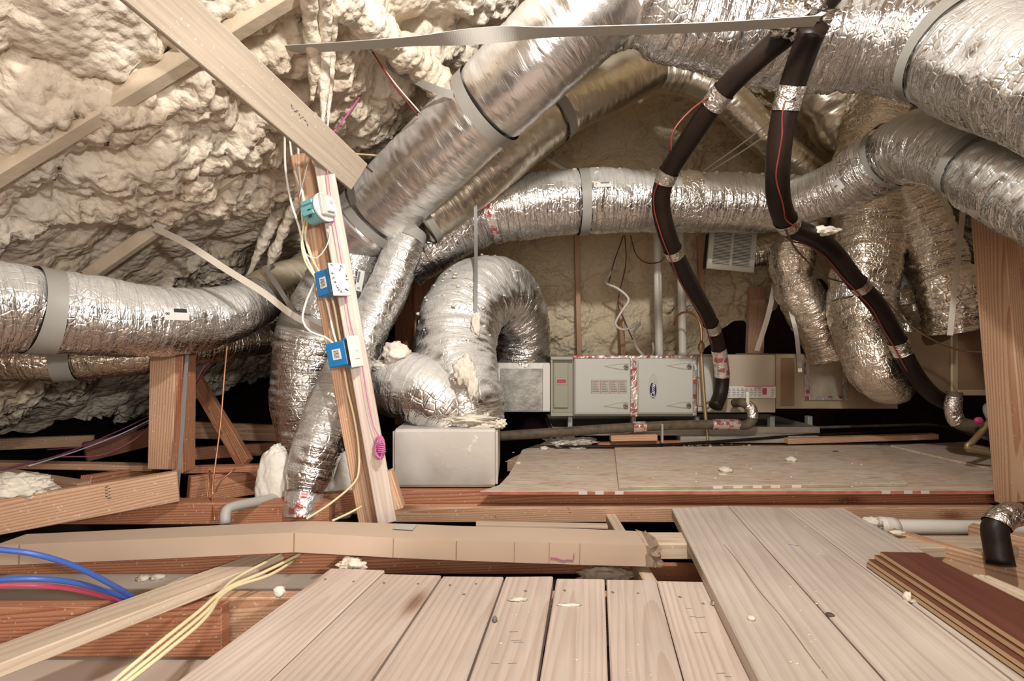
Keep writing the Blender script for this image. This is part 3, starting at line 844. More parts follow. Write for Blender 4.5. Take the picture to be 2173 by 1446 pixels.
duct('right_branch', [(1690,432,2.5,48),(1780,396,2.35,56),(1860,350,2.2,64),(1930,315,2.05,72),(2010,318,1.88,76),(2090,358,1.7,80),(2173,402,1.52,84),(2290,470,1.35,90)], M['foil'],
     'silver duct humping over to the right edge, small size label on it', 0.09, pinch_at=[(2090,358,.10),(1890,335,.07)], seed=5)
duct('upright', [(1905,150,2.7,82),(1890,210,2.7,76),(1850,320,2.7,66),(1842,440,2.7,66),(1836,560,2.68,65),(1828,640,2.64,62),(1843,725,2.6,60),(1862,785,2.58,56),(1885,815,2.6,46),(1905,800,2.68,38)], M['foil_warm'],
     'long upright amber-lit duct ending in a hook low at right', 0.10, pinch_at=[(1830,625,.07)], seed=6)
duct('small_drop', [(1725,455,2.95,42),(1690,520,2.9,42),(1680,560,2.88,42),(1692,615,2.88,43),(1728,680,2.9,44),(1762,748,2.95,44)], M['foil_warm'],
     'bent amber-lit drop duct just right of the white register', 0.12, pinch_at=[(1683,592,.14)], seed=7)
duct('back_drop', [(1925,390,2.6,46),(1962,490,2.58,50),(1988,560,2.55,54),(2018,630,2.5,58),(2034,700,2.5,58)], M['foil_warm'],
     'fat amber-lit drop duct beside the right post', 0.12, pinch_at=[(1995,580,.1)], seed=8)
duct('thin_drop', [(1868,545,2.95,30),(1892,600,2.95,29),(1915,660,2.95,28),(1928,735,2.95,28)], M['foil_warm'],
     'thin drop duct half hidden between the upright and fat drop ducts', 0.12, pinch_at=[], seed=9)
duct('stub_drop', [(1935,640,2.85,26),(1955,670,2.85,28),(1975,705,2.85,28)], M['foil_warm'],
     'short crumpled duct stub below the white wool at right', 0.16, pinch_at=[], seed=19)
duct('side_elbow', [(1592,545,3.32,24),(1625,535,3.32,30),(1665,530,3.3,34)], M['foil_warm'],
     'short duct behind the right edge of the white register', 0.14, pinch_at=[], seed=20)
duct('tan_elbow', [(1735,110,2.95,62),(1750,200,2.95,60),(1778,262,2.95,54),(1815,318,2.95,42)], M['foil_tan'],
     'yellowed elbow duct hanging behind the black pipes at upper right', 0.07, pinch_at=[(1765,240,.08)], seed=10)
duct('tan_run', [(1382,150,3.05,40),(1470,165,3.05,38),(1545,212,3.05,36),(1610,275,3.05,35),(1670,330,3.05,33),(1745,392,3.05,30)], M['foil_tan'],
     'oversprayed duct running down behind both black pipes', 0.05, pinch_at=[], seed=11)
duct('left', [(-70,648,1.52,100),(20,652,1.60,95),(100,662,1.68,90),(200,672,1.78,84),(300,682,1.9,76),(400,680,2.05,68),(480,668,2.2,60),(545,640,2.4,50)], M['foil'],
     'silver duct with an 8 label entering from the left edge', 0.08, pinch_at=[(92,660,.12)], seed=12)
duct('left_tan', [(530,650,2.42,47),(570,620,2.55,50),(630,600,2.7,50),(700,580,2.85,50)], M['foil_tan'],
     'yellowed duct end joining the left silver duct behind the straps', 0.07, pinch_at=[], seed=13)
duct('left_low', [(-70,768,1.98,42),(60,768,2.0,42),(150,765,2.05,41),(300,755,2.15,39),(430,735,2.35,36),(560,720,2.7,32)], M['foil_warm'],
     'slim copper-toned duct below the left silver duct', 0.08, pinch_at=[(140,765,.08)], seed=14)
duct('trunk', [(795,470,2.55,66),(765,530,2.52,70),(715,620,2.46,74),(668,715,2.42,76),(650,820,2.38,70),(655,930,2.38,62),(662,985,2.38,50)], M['foil'],
     'bulky duct dropping behind the switch post to the joists', 0.07, pinch_at=[(680,700,.08)], seed=15)
duct('sleeve', [(872,492,2.45,34),(848,550,2.40,40),(815,630,2.34,44),(775,710,2.26,44),(735,790,2.18,46),(702,870,2.10,51),(676,940,2.05,53),(659,1000,2.02,47),(648,1045,2.0,37),(640,1098,1.97,35)], M['foil'],
     'silver sleeve hanging past the switch post, foot wrapped in printed tape', 0.08, pinch_at=[(648,1045,.06)], seed=16)
duct('arch', [(1005,925,2.27,72),(985,850,2.3,84),(966,760,2.4,86),(978,680,2.52,86),(1020,625,2.68,80),(1068,630,2.88,72),(1102,690,3.08,62),(1108,765,3.18,57)], M['foil'],
     'arched silver duct looping from the foil box to the return plenum', 0.09, pinch_at=[], seed=17)
duct('bulge', [(770,785,2.62,50),(825,812,2.42,66),(890,826,2.26,74),(940,856,2.25,74),(966,893,2.28,66),(970,915,2.29,62)], M['foil'],
     'squat silver elbow duct on the foil box, foam splashed over it', 0.08, pinch_at=[], seed=18)

# clamps and collars that belong to a duct
band('clamp_band', 'main', 1040, 235, 0.05, M['strap'])
band('clamp_band', 'main', 790, 470, 0.05, M['strap'])
band('clamp_band', 'top', 2015, 105, 0.06, M['strap'])
band('seam_band', 'top', 1356, 4, 0.025, M['wire_red'], -0.02)
band('clamp_band', 'low_diag', 1180, 245, 0.05, M['strap'])
band('clamp_band', 'low_diag', 897, 476, 0.045, M['strap'])
band('clamp_band', 'middle', 1237, 430, 0.048, M['strap'])
band('foil_collar', 'middle', 1450, 428, 0.10, M['foil_tape'], 0.004, wrinkle=.03)
band('printed_tape', 'middle', 1040, 452, 0.05, M['tape'], 0.004)
band('clamp_band', 'right_branch', 2090, 358, 0.045, M['strap'])
band('clamp_band', 'right_branch', 1890, 335, 0.03, M['strap'])
band('clamp_band', 'left', 92, 660, 0.07, M['strap'], 0.004)
band('clamp_band', 'trunk', 678, 702, 0.055, M['strap'], 0.006)
band('clamp_band', 'left_low', 140, 765, 0.06, M['strap'])
band('printed_tape', 'sleeve', 643, 1078, 0.10, M['tape'], 0.004, wrinkle=.03)
band('foil_collar', 'sleeve', 868, 505, 0.05, M['strap'], 0.004)
band('foil_collar', 'upright', 1829, 632, 0.05, M['foil_tape'], 0.003, wrinkle=.04)

# size labels stuck on ducts
def duct_label(key, px, py, w, h, text, tilt=0.0, dk=0.0):
    o, path = DUCT[key]
    i = path.near(px, py); c = path.p[i]
    # spot on the surface where the view ray to (px, py) meets it
    ray = (P(px, py, 1.0) - Vector((0, 0, CZ))).normalized()
    cam0 = Vector((0, 0, CZ)); ax = path.t[i]
    oc = cam0 - c; rd = ray - ax * ray.dot(ax); od = oc - ax * oc.dot(ax)
    A = rd.dot(rd); B = 2 * rd.dot(od); C = od.dot(od) - (path.r[i] * 1.035) ** 2
    t = (-B - math.sqrt(max(0, B * B - 4 * A * C))) / (2 * A)
    p = cam0 + ray * t
    nrm = (p - c); nrm = (nrm - ax * nrm.dot(ax)).normalized()
    right = ax if ax.x > 0 else -ax
    right = Matrix.Rotation(tilt, 3, nrm) @ right
    up = nrm.cross(right)
    r = path.r[i] * 1.035
    bm = bmesh.new(); rows = []
    for k in range(7):
        y = (k / 6 - .5) * h
        rows.append([bm.verts.new((sx * w / 2, r * math.sin(y / r), r * (math.cos(y / r) - 1) + 0.004)) for sx in (-1, 1)])
    for k in range(6): bm.faces.new([rows[k][0], rows[k][1], rows[k + 1][1], rows[k + 1][0]])
    mw = facing(p, right, up)
    lb = bm_obj('size_label', bm, M['label'], o, mw)
    text_mesh('size_number', text, h * .42, mw @ Matrix.Translation((-w * .36, 0, .005)) @ Matrix.Rotation(math.pi / 2, 4, 'Z'), M['ink'], lb)
    bm = box_bm(w * .52, h * .3, .001, 0, (w * .16, h * .28, .005)); bm_obj('print_block', bm, M['ink'] if key == 'left' else M['strap_dark'], lb, mw)
    return lb
duct_label('left', 374, 667, 0.088, 0.048, '8', -0.08)
duct_label('right_branch', 1792, 384, 0.10, 0.05, '9', 0.1)
duct_label('middle', 1278, 392, 0.09, 0.03, '12', 0.0)
duct_label('trunk', 763, 596, 0.10, 0.035, '10', 0.35)

# foam splashes stuck on the ducts
def splash(key, px, py, d, size, squash, seed, sub=4, rough=.5):
    return blob('foam_splash', P(px, py, d), size, M['foam_chip'], seed=seed, squash=squash, rough=rough, parent=DUCT[key][0], sub=sub, freq=1.8)
splash('bulge', 840, 748, 2.22, .055, (.9, .7, .8), 1)
splash('bulge', 815, 778, 2.25, .04, (1.3, .8, .6), 2)
splash('bulge', 985, 790, 2.08, .05, (.8, .4, 1.2), 3)
splash('bulge', 1003, 820, 2.07, .035, (.6, .4, 1.5), 4)
splash('arch', 1010, 690, 2.27, .045, (.4, .25, 1.1), 5)
splash('arch', 1065, 575, 2.66, .05, (1.6, .8, .25), 6)
splash('arch', 893, 690, 2.42, .04, (.25, .5, .8), 7)
splash('arch', 888, 745, 2.37, .03, (.3, .5, .9), 8)
# crumbs along the level duct
o, path = DUCT['middle']
rnd = random.Random(3)
for k in range(46):
    f = 0.28 + 0.70 * rnd.random(); i = path.idx(f)
    a = rnd.uniform(-0.9, 0.25); r = path.r[i] * 1.02
    p = path.p[i] + Vector((0, -math.sin(-a) * r if a < 0 else math.sin(a) * r, math.cos(a) * r))
    blob('foam_crumb', p, rnd.uniform(.005, .012), M['foam_chip'], seed=k, squash=(1.2, .9, .7), parent=o, sub=1)
o, path = DUCT['arch']
for k in range(34):
    i = path.idx(rnd.uniform(.28, .72)); u, v = path.u[i], path.t[i].cross(path.u[i])
    ups = Vector((rnd.uniform(-.8, .8), rnd.uniform(-.9, .2), rnd.uniform(.3, 1)))
    ups = (ups - path.t[i] * ups.dot(path.t[i])).normalized()
    blob('foam_crumb', path.p[i] + ups * path.r[i] * 1.02, rnd.uniform(.004, .011), M['foam_chip'], seed=k + 60, squash=(1.2, .9, .7), parent=o, sub=1)

# white wool around the sleeve's foot, tucked behind the right drop duct
blob('wool_batt', P(588, 1035, 2.08), .18, M['wool'], 'white wool batt left of the taped sleeve foot', 'insulation', 11, (.46, .30, 1.0), .16, sub=5, freq=1.4)
blob('wool_batt', P(722, 1030, 2.16), .15, M['wool'], 'white wool batt right of the taped sleeve foot, behind the post', 'insulation', 12, (.62, .25, .95), .16, sub=5, freq=1.4)
blob('wool_tuft', P(1925, 560, 2.78), .11, M['wool'], 'fluffy white wool tuft between the right drop ducts', 'insulation', 13, (.6, .4, 1.1), .5, sub=5)

# ------------------------------------------------------------------ foil box below the arch
bx = empty('duct_box', P(955, 1035, 2.1)); tag(bx, 'foil faced box with rounded edges carrying the arched duct', 'duct box')
fl, fr = P(832, 1036, 2.06), P(1056, 1036, 2.06)
bw = fr.x - fl.x; bh = .64 - (912 - HY) / F * 2.06 - fl.z
cxb = (fl.x + fr.x) / 2
bm_ = box_bm(bw, .42, bh, .012, (0, 0, 0), seg=3)
ob = bm_obj('box_shell', bm_, M['foil_board'], bx, Matrix.Translation((cxb, 2.06 + .21, fl.z + bh / 2 + .001)))
me = ob.data
uvl = me.uv_layers.new(name='UVMap')
for lp in me.loops:
    co = me.vertices[lp.vertex_index].co
    uvl.data[lp.index].uv = (co.x + co.y, co.z + co.y)
for x, y, s, sq, sd in [(1000, 945, .042, (1.0, .2, 1.2), 31), (1020, 905, .03, (2.2, .8, .5), 32), (1000, 890, .05, (2.0, .7, .35), 33), (1062, 900, .022, (1, .6, .8), 34), (1000, 985, .03, (1.2, .12, .3), 35)]:
    blob('foam_splash', P(x, y, 2.07 if y > 930 else 2.12), s, M['foam_chip'], seed=sd, squash=sq, rough=.6, parent=bx, freq=2.4)

# ------------------------------------------------------------------ furnace line, front faces at y = 3
YF = 3.0
def fx(px, y=YF): return (px - CX) / F * y
def fz(py, y=YF): return CZ - (py - HY) / F * y
def fbox(name, x0, x1, y0, y1, depth, mat, parent=None, label=None, cat=None, y=YF, bev=.003):
    X0, X1, Z0, Z1 = fx(x0, y), fx(x1, y), fz(y1, y), fz(y0, y)
    bm = box_bm(X1 - X0, depth, Z1 - Z0, bev)
    o = bm_obj(name, bm, mat, parent, Matrix.Translation(((X0 + X1) / 2, y + depth / 2, (Z0 + Z1) / 2)))
    if parent is None: tag(o, label, cat)
    return o
def face_at(px, py, y): return facing(Vector((fx(px, y), y, fz(py, y))), (1, 0, 0), (0, 0, 1))

# return plenum
t = empty('return_plenum', (fx(1108), YF + .3, fz(875))); tag(t, 'galvanised return plenum under the arched duct, patch of grey mastic', 'plenum')
fbox('plenum_shell', 1048, 1167, 770, 875, .55, M['galv'], t)
fbox('patch_panel', 1062, 1152, 783, 873, .006, plain('grey_patch', (0.36, 0.35, 0.32), .45, .6, bump=.5, bscale=40, var=.35, vscale=14), t, y=YF - .006)
fbox('tape_edge', 1048, 1062, 773, 873, .004, M['label'], t, y=YF - .004)
fbox('tape_edge', 1152, 1167, 773, 873, .004, M['label'], t, y=YF - .004)
# filter case
t = empty('filter_case', (fx(1193), YF + .3, fz(883))); tag(t, 'narrow olive filter case between the plenum and the furnace', 'filter case')
fbox('case_shell', 1168.5, 1216, 758, 884, .5, M['olive'], t, y=YF + .03)
fbox('case_lip', 1168.5, 1216, 757, 764, .04, M['cabinet_edge'], t, y=YF - .012)
fbox('case_lip', 1168.5, 1216, 877, 884, .04, M['cabinet_edge'], t, y=YF - .012)
fbox('case_lip', 1168.5, 1173, 764, 877, .04, M['cabinet_edge'], t, y=YF - .012)
fbox('filter_door', 1175, 1206, 770, 866, .014, M['olive'], t, y=YF + .014)
lb = fbox('maker_label', 1179, 1204, 801, 817, .002, M['cabinet_edge'], t, y=YF + .011)
fbox('red_panel', 1182, 1201, 806, 813, .002, M['ink_red'], lb, y=YF + .009)
# furnace
t = empty('furnace', (fx(1345), YF + .3, fz(884))); tag(t, 'horizontal furnace with two pale doors and an oval blue badge', 'furnace')
fbox('cabinet', 1217, 1478, 757, 884, .55, M['cabinet_edge'], t, y=YF + .012)
def furnace_door(x0, x1, y0, y1, mat):
    d = fbox('door', x0, x1, y0, y1, .03, mat, t, y=YF - .012, bev=.006)
    fbox('door_rim', x0 + 2, x1 - 2, y1 - 5, y1 - 3.4, .002, M['cabinet_edge'], d, y=YF - .0135, bev=0)
    fbox('door_rim', x0 + 2, x0 + 3.4, y0 + 6, y1 - 5, .002, M['cabinet_edge'], d, y=YF - .0135, bev=0)
    for (lx, ly) in ((x1 - 11, y0 + 19), (x1 - 12, y1 - 20)):
        # a shallow pointed recess and its quarter-turn latch
        bm = bmesh.new()
        yy = YF - .0145
        pts = [(-46, -2), (-14, -6.5), (6, -7.5), (6, 7.5), (-14, 6), (-46, -1)]
        vs = [bm.verts.new((fx(lx + a, yy) , yy, fz(ly + b * (1 if ly < 820 else -1), yy))) for a, b in pts]
        f = bm.faces.new(vs)
        ex = bmesh.ops.extrude_face_region(bm, geom=[f])
        for v in [g for g in ex['geom'] if isinstance(g, bmesh.types.BMVert)]: v.co.y += .002
        inset = bm_obj('latch_recess', bm, M['cabinet_edge'], d)
        bm = bmesh.new()
        vs = [bm.verts.new((fx(lx + a * .86 , yy) - .001, yy - .0012, fz(ly + b * .72 * (1 if ly < 820 else -1), yy))) for a, b in pts]
        f = bm.faces.new(vs)
        ex = bmesh.ops.extrude_face_region(bm, geom=[f])
        for v in [g for g in ex['geom'] if isinstance(g, bmesh.types.BMVert)]: v.co.y += .001
        bm_obj('latch_plate', bm, mat, d)
        bm = bmesh.new()
        bmesh.ops.create_cone(bm, cap_ends=True, segments=24, radius1=.0155, radius2=.013, depth=.012)
        k = bm_obj('latch', bm, M['chrome'], d, Matrix.Translation((fx(lx - 1), YF - .022, fz(ly))) @ Matrix.Rotation(math.pi / 2, 4, 'X'))
        bm = box_bm(.024, .006, .004, .001)
        bm_obj('latch_slot', bm, M['ink'], d, Matrix.Translation((fx(lx - 1), YF - .029, fz(ly))) @ Matrix.Rotation(.5, 4, 'Y'))
    return d
d1 = furnace_door(1219, 1339, 760, 881, M['cabinet'])
d2 = furnace_door(1352, 1472, 759, 880, M['cabinet'])
# instruction sheet on the left door
sh = fbox('instruction_label', 1254, 1331, 806, 836, .001, plain('pale_print', (0.50, 0.47, 0.41), .5), d1, y=YF - .0135, bev=0)
for k in range(4):
    x = 1255 + k * 19.4
    fbox('label_rule', x, x + .8, 807, 835, .001, M['ink_red'], sh, y=YF - .0148, bev=0)
    for q in range(7):
        fbox('label_line', x + 2.5, x + 2.5 + 14 - (q * 5 % 6), 809 + q * 3.6, 810.1 + q * 3.6, .001, M['strap_dark'], sh, y=YF - .0148, bev=0)
# oval badge
def oval(name, px, py, rx, ry, y, depth, mat, parent):
    bm = bmesh.new()
    bmesh.ops.create_cone(bm, cap_ends=True, segments=40, radius1=1, radius2=.96, depth=1)
    for v in bm.verts: v.co = Vector((v.co.x * rx, v.co.y * ry, v.co.z * depth))
    return bm_obj(name, bm, mat, parent, face_at(px, py, y))
oval('badge_shadow_rim', 1386, 818, .027, .072, YF - .0135, .003, M['badge_rim'], d2)  # larger pale oval behind the badge
bd = oval('badge', 1386, 828, .0235, .052, YF - .0155, .006, M['badge_rim'], d2)
oval('badge_field', 1386, 828, .0205, .048, YF - .0185, .003, M['navy'], bd)
text_mesh('badge_lettering', 'Carrier', .031, face_at(1386, 828, YF - .0205) @ Matrix.Rotation(math.pi / 2 - .05, 4, 'Z'), M['label'], bd, shear=.35, bold=.0006)
# printed tape along the seams
def tape_strip(px0, py0, px1, py1, w, parent, y, seed=0):
    A = Vector((fx(px0, y), y, fz(py0, y))); B = Vector((fx(px1, y), y, fz(py1, y)))
    ln = (B - A).length; nx = max(3, int(ln / .012)); bm = bmesh.new(); prev = None
    dirv = (B - A).normalized(); side = Vector((0, -1, 0)).cross(dirv)
    for i in range(nx + 1):
        p = A + (B - A) * (i / nx); row = []
        for k in range(5):
            q = p + side * ((k / 4 - .5) * w * (1 + .12 * noise.noise(Vector((i * .6, k, seed)))))
            q.y -= .003 + .004 * abs(noise.noise(Vector((i * .45, k * .9, seed + 5))))
            row.append(bm.verts.new(q))
        if prev:
            for k in range(4): bm.faces.new([prev[k], prev[k + 1], row[k + 1], row[k]])
        prev = row
    return bm_obj('printed_tape', bm, M['tape'], parent, None, True)
tape_strip(1345, 758, 1345, 884, .04, t, YF - .013, 1)
tape_strip(1474, 757, 1474, 882, .022, t, YF - .013, 2)
tape_strip(1218, 758, 1478, 757, .014, t, YF - .013, 3)
# coil case
t = empty('coil_case', (fx(1560), YF + .3, fz(878))); tag(t, 'beige coil case right of the furnace with a printed warning strip', 'coil case')
fbox('case_shell', 1480, 1646, 754, 876, .5, M['cabinet_beige'], t, y=YF + .01)
fbox('front_panel', 1518, 1643, 753, 846, .012, plain('coil_panel_paint', (0.56, 0.48, 0.37), .35, .1), t, y=YF)
fbox('end_panel', 1481, 1514, 757, 874, .012, M['cabinet'], t, y=YF)
sh = fbox('warning_label', 1543, 1646, 820, 845, .0015, M['label'], t, y=YF - .003, bev=0)
fbox('red_stripe', 1580, 1645, 819.5, 821, .001, M['ink_red'], sh, y=YF - .0045, bev=0)
fbox('red_stripe', 1618, 1627, 824, 838, .001, M['ink_red'], sh, y=YF - .0045, bev=0)
fbox('red_stripe', 1602, 1616, 823, 824.5, .001, M['ink_red'], sh, y=YF - .0045, bev=0)
for k in range(11):
    for q in range(5):
        x = 1545 + k * 9.2
        if 1613 < x < 1628: continue
        fbox('label_line', x, x + 5 + (k * q) % 4, 825.5 + q * 3.6, 826.6 + q * 3.6, .001, M['strap_dark'], sh, y=YF - .0045, bev=0)
# supply plenum with taped hatch
t = empty('supply_plenum', (fx(1760), YF + .3, fz(868))); tag(t, 'tan supply plenum with a taped square hatch', 'plenum')
fbox('plenum_shell', 1647, 1906, 752, 868, .55, M['galv_tan'], t, y=YF + .02)
fbox('hatch', 1716, 1790, 762, 843, .006, plain('hatch_sheet', (0.55, 0.47, 0.36), .35, .45, var=.2, vscale=12), t, y=YF + .012)
tape_strip(1712, 765, 1712, 845, .03, t, YF + .012, 4); tape_strip(1792, 765, 1792, 845, .03, t, YF + .012, 5)
tape_strip(1706, 765, 1798, 763, .026, t, YF + .012, 6); tape_strip(1706, 845, 1798, 845, .026, t, YF + .012, 7)
fbox('mastic_strip', 1657, 1686, 760, 862, .004, M['duct_brown'], t, y=YF + .017)
# right hand duct boxes in shade
t = empty('branch_box', P(2070, 840, 2.45)); tag(t, 'brown duct box with mastic seams beside the right post', 'duct box')
fbox('box_shell', 2022, 2190, 700, 838, .5, M['duct_brown'], t, y=2.45)
fbox('mastic_seam', 2020, 2034, 700, 838, .012, M['galv_tan'], t, y=2.442)
fbox('mastic_seam', 2034, 2180, 828, 840, .012, M['galv_tan'], t, y=2.442)
fbox('maker_label', 2103, 2111, 804, 838, .002, M['strap'], t, y=2.446)
fbox('connector_box', 1905, 2030, 712, 835, .4, M['tar'], None, 'dark connector box in shade between the two plenums', 'duct box', y=3.05)  # near-black colour stands in for the shade in this gap
# drain pan with supports
t = empty('drain_pan', (fx(1440), YF, fz(915))); tag(t, 'shallow steel drain pan under the furnace line', 'drain pan')
Z0, Z1 = zo + .055, zo + .105
for (x0, y0, x1, y1, nm) in [(.24, 2.93, 1.82, 2.93, 'pan_front'), (.24, 3.5, 1.82, 3.5, 'pan_rear'), (.24, 2.93, .24, 3.5, 'pan_end'), (1.82, 2.93, 1.82, 3.5, 'pan_end')]:
    board(nm, (x0, y0, (Z0 + Z1) / 2), (x1 + .001, y1, (Z0 + Z1) / 2), .004, Z1 - Z0, M['pan'], None, parent=t, bev=0)
fbox('pan_bottom', 1169, 1740, 918, 919, .6, M['pan'], t, y=2.92, bev=0)
for x in (1210, 1345, 1480, 1640, 1720):
    fbox('furnace_support', x - 5, x + 5, 882, 917, .05, M['strap_dark'], None, 'thin steel leg holding up the furnace line', 'support', y=3.03) if False else fbox('pan_leg', x - 5, x + 5, 884, 919, .04, M['galv'], t, y=3.06)
slab('pan_rail', [Vector((.98, 2.88, zo + .06)), Vector((.98, 2.95, zo + .06)), Vector((1.79, 2.95, zo + .06)), Vector((1.79, 2.88, zo + .06))], .04, M['galv'], 'pale metal rail lying in front of the drain pan', 'rail', xdir=Vector((1, 0, 0)))
board('shim', P(1295, 930, 2.82), P(1393, 928, 2.82), .05, .034, M['pine'], 'short wood block below the foil wrapped drain pipe', 'wood block')
board('shim', P(1268, 943, 2.86), P(1500, 938, 2.9), .05, .02, M['pine_red'], 'flat reddish wood strip behind the short block', 'board')
board('sleeper', P(1668, 936, 2.86), P(1985, 926, 2.92), .05, .032, M['pine'], 'long pale wood strip at the back of the strand board', 'board')
# ------------------------------------------------------------------ pipes near the furnace
def pipe(name, rows, r, mat, label, cat='pipe', parent=None, ring=20, step=.012, group=None):
    path = Path([P(*q) for q in rows], [r] * len(rows), step)
    o = sweep(name, path, mat, parent, ring)
    if parent is None: tag(o, label, cat, group)
    return o, path
def wrap(o, path, px, py, w, mat, lift=.003, name='foil_tape'):
    i = path.near(px, py); i0 = i1 = i
    while i0 > 0 and path.s[i] - path.s[i0] < w / 2: i0 -= 1
    while i1 < len(path.s) - 1 and path.s[i1] - path.s[i] < w / 2: i1 += 1
    return sweep(name, path, mat, o, 24, False, .05, i0, i1, 1.0, lift, seed=px * .1)
for x, lb in [(1399, 'left of the two white vent pipes rising behind the furnace'), (1449, 'right of the two white vent pipes rising behind the furnace')]:
    o, p_ = pipe('vent_pipe', [(x - 6, 470, 3.36), (x - 3, 600, 3.36), (x, 756, 3.36)], .0265, M['pvc'], lb)
    if x == 1449: sweep('pipe_coupling', p_, M['pvc_grey'], o, 24, True, 0, p_.near(x, 748), None, 1.0, .006)
    if x == 1399: pass
D = bpy.data.objects
b1, bp1 = pipe('insulated_pipe', [(1800, -60, 1.42), (1722, 30, 1.5), (1610, 120, 1.62), (1530, 200, 1.74), (1460, 300, 1.9), (1412, 380, 2.02), (1403, 440, 2.1), (1424, 520, 2.2), (1465, 605, 2.4), (1500, 668, 2.6), (1520, 720, 2.75), (1532, 785, 2.83), (1530, 830, 2.84), (1518, 864, 2.8)], .0385, M['black'],
      'black insulated pipe snaking from the top down in front of the furnace')
for (x, y, w) in [(1527, 205, .05), (1411, 376, .045), (1432, 535, .04), (1512, 695, .06), (1530, 770, .16)]: wrap(b1, bp1, x, y, w, M['foil_tape'] if y not in (770,) else M['tape'])
b2, bp2 = pipe('insulated_pipe', [(1728, 58, 1.43), (1710, 100, 1.48), (1682, 180, 1.55), (1660, 265, 1.6), (1650, 360, 1.66), (1654, 430, 1.75), (1675, 478, 1.85), (1715, 498, 1.98), (1762, 530, 2.1), (1810, 590, 2.2), (1862, 650, 2.3), (1900, 715, 2.38), (1935, 785, 2.42), (1975, 835, 2.5), (2020, 860, 2.55)], .0385, M['black'],
      'black insulated pipe right of the other, swinging down to the right post')
for (x, y, w) in [(1674, 208, .055), (1668, 475, .05), (1822, 605, .035), (1912, 738, .06)]: wrap(b2, bp2, x, y, w, M['foil_tape'])
# crumpled foil bundle joining both pipes at the top
bl = blob('foil_wrap', P(1700, 40, 1.47), .075, M['foil_tape'], 'crumpled foil bundle joining the two black pipes near the top', 'foil tape', 41, (1.0, .7, .45), .5, sub=5, freq=2.6)
# thin control wires on the pipes
def pipe_wire(owner, path, i0, i1, off, r, mat, label, phase=0.0, amp=.0025):
    pts = []
    for k in range(18):
        i = int(i0 + (i1 - i0) * k / 17)
        d = Vector((off[0], off[1], off[2])); d = (d - path.t[i] * d.dot(path.t[i])).normalized()
        s = path.t[i].cross(d)
        pts.append(path.p[i] + d * (path.r[i] + r + .001 + .003 * (k % 3 == 1)) + s * (math.sin(k * .9 + phase) * amp * 2))
    q = Path(pts, [r] * len(pts), .02)
    return sweep('control_wire', q, mat, owner, 6)
pipe_wire(b1, bp1, bp1.near(1411, 380), bp1.near(1520, 720), (-.8, -.7, -.2), .0028, M['wire_red'], 'thin red wire taped along the lower half of the first black pipe')
pipe_wire(b2, bp2, bp2.near(1672, 215), bp2.near(1668, 475), (-.5, -1, 0), .0028, M['wire_red'], 'thin red wire down the upper half of the second black pipe', 1.0)
pipe_wire(b2, bp2, bp2.near(1680, 482), bp2.near(1930, 780), (-.9, -.5, -.9), .0032, M['wire_red'], 'thin red wire along the underside of the second black pipe', 2.0)
cable('control_wire', [(1520, 195, 1.72), (1465, 235, 1.78), (1428, 280, 1.8), (1424, 320, 1.82)], .0035, M['wire_red'], 'looping red wire beside the first black pipe near the top', 'wire')
cable('control_wire', [(1665, 485, 1.8), (1690, 530, 1.9), (1730, 570, 2.1), (1755, 590, 2.3), (1830, 610, 2.4), (1880, 640, 2.4), (1930, 690, 2.4), (1985, 725, 2.3), (2045, 745, 2.1), (2110, 748, 1.93)], .0035, M['wire_dark'], 'long thin wire drooping from the black pipe to the right post', 'wire')
# drain line in front of the pan
dl, dp = pipe('drain_line', [(1060, 926, 2.72), (1150, 920, 2.76), (1300, 910, 2.8), (1430, 903, 2.82), (1545, 901, 2.82), (1580, 903, 2.82), (1596, 892, 2.82), (1594, 868, 2.83), (1576, 855, 2.85), (1560, 856, 2.92)], .027, M['brown_pipe'],
     'dusty insulated drain line running level in front of the pan')
wrap(dl, dp, 1355, 906, .06, M['tape']); wrap(dl, dp, 1540, 901, .13, M['tape']); wrap(dl, dp, 1594, 872, .06, M['foil_tape'])
o, _ = pipe('vent_stub', [(1587, 862, 2.82), (1586, 832, 2.82)], .010, M['pvc'], 'short white stub rising from the drain line end')
o, gp = pipe('gas_pipe', [(1488, 745, 2.93), (1491, 800, 2.92), (1497, 880, 2.9), (1502, 938, 2.88)], .010, M['brass'], 'thin brown gas pipe standing in front of the coil case')
blob('gas_valve', P(1488, 738, 2.93), .03, M['brass'], 'small knobbly gas valve on top of the thin brown pipe', 'valve', 51, (.6, .6, 1.2), .25, sub=3)
cable('copper_tube', [(1430, 690, 3.2), (1436, 672, 3.15), (1452, 663, 3.1), (1472, 668, 3.0), (1486, 690, 2.95), (1489, 730, 2.93)], .007, M['copper'], 'bent copper tube arching to the gas valve', 'pipe')
cable('copper_tube', [(1482, 800, 2.95), (1480, 850, 2.94), (1484, 862, 2.93), (1500, 856, 2.93), (1512, 850, 2.95)], .006, M['copper'], 'small copper loop beside the thin brown pipe', 'pipe')
board('drain_hanger', P(1405, 940, 2.77), P(1405, 900, 2.77), .012, .02, M['galv'], 'white metal hanger clip holding the drain line', 'hanger', (0, -1, 0))
cable('conduit', [(1180, 946, 2.8), (1330, 948, 2.8), (1520, 938, 2.85), (1700, 925, 2.9), (1850, 918, 3.0), (1990, 906, 3.1)], .009, M['black'], 'thin black line lying along the back of the strand board', 'pipe')
cable('conduit', [(1730, 908, 3.06), (1900, 903, 3.07), (1985, 903, 3.1), (2060, 922, 2.8), (2140, 944, 2.6)], .009, M['brown_pipe'], 'thin brown line bending round the back right corner of the deck', 'pipe')
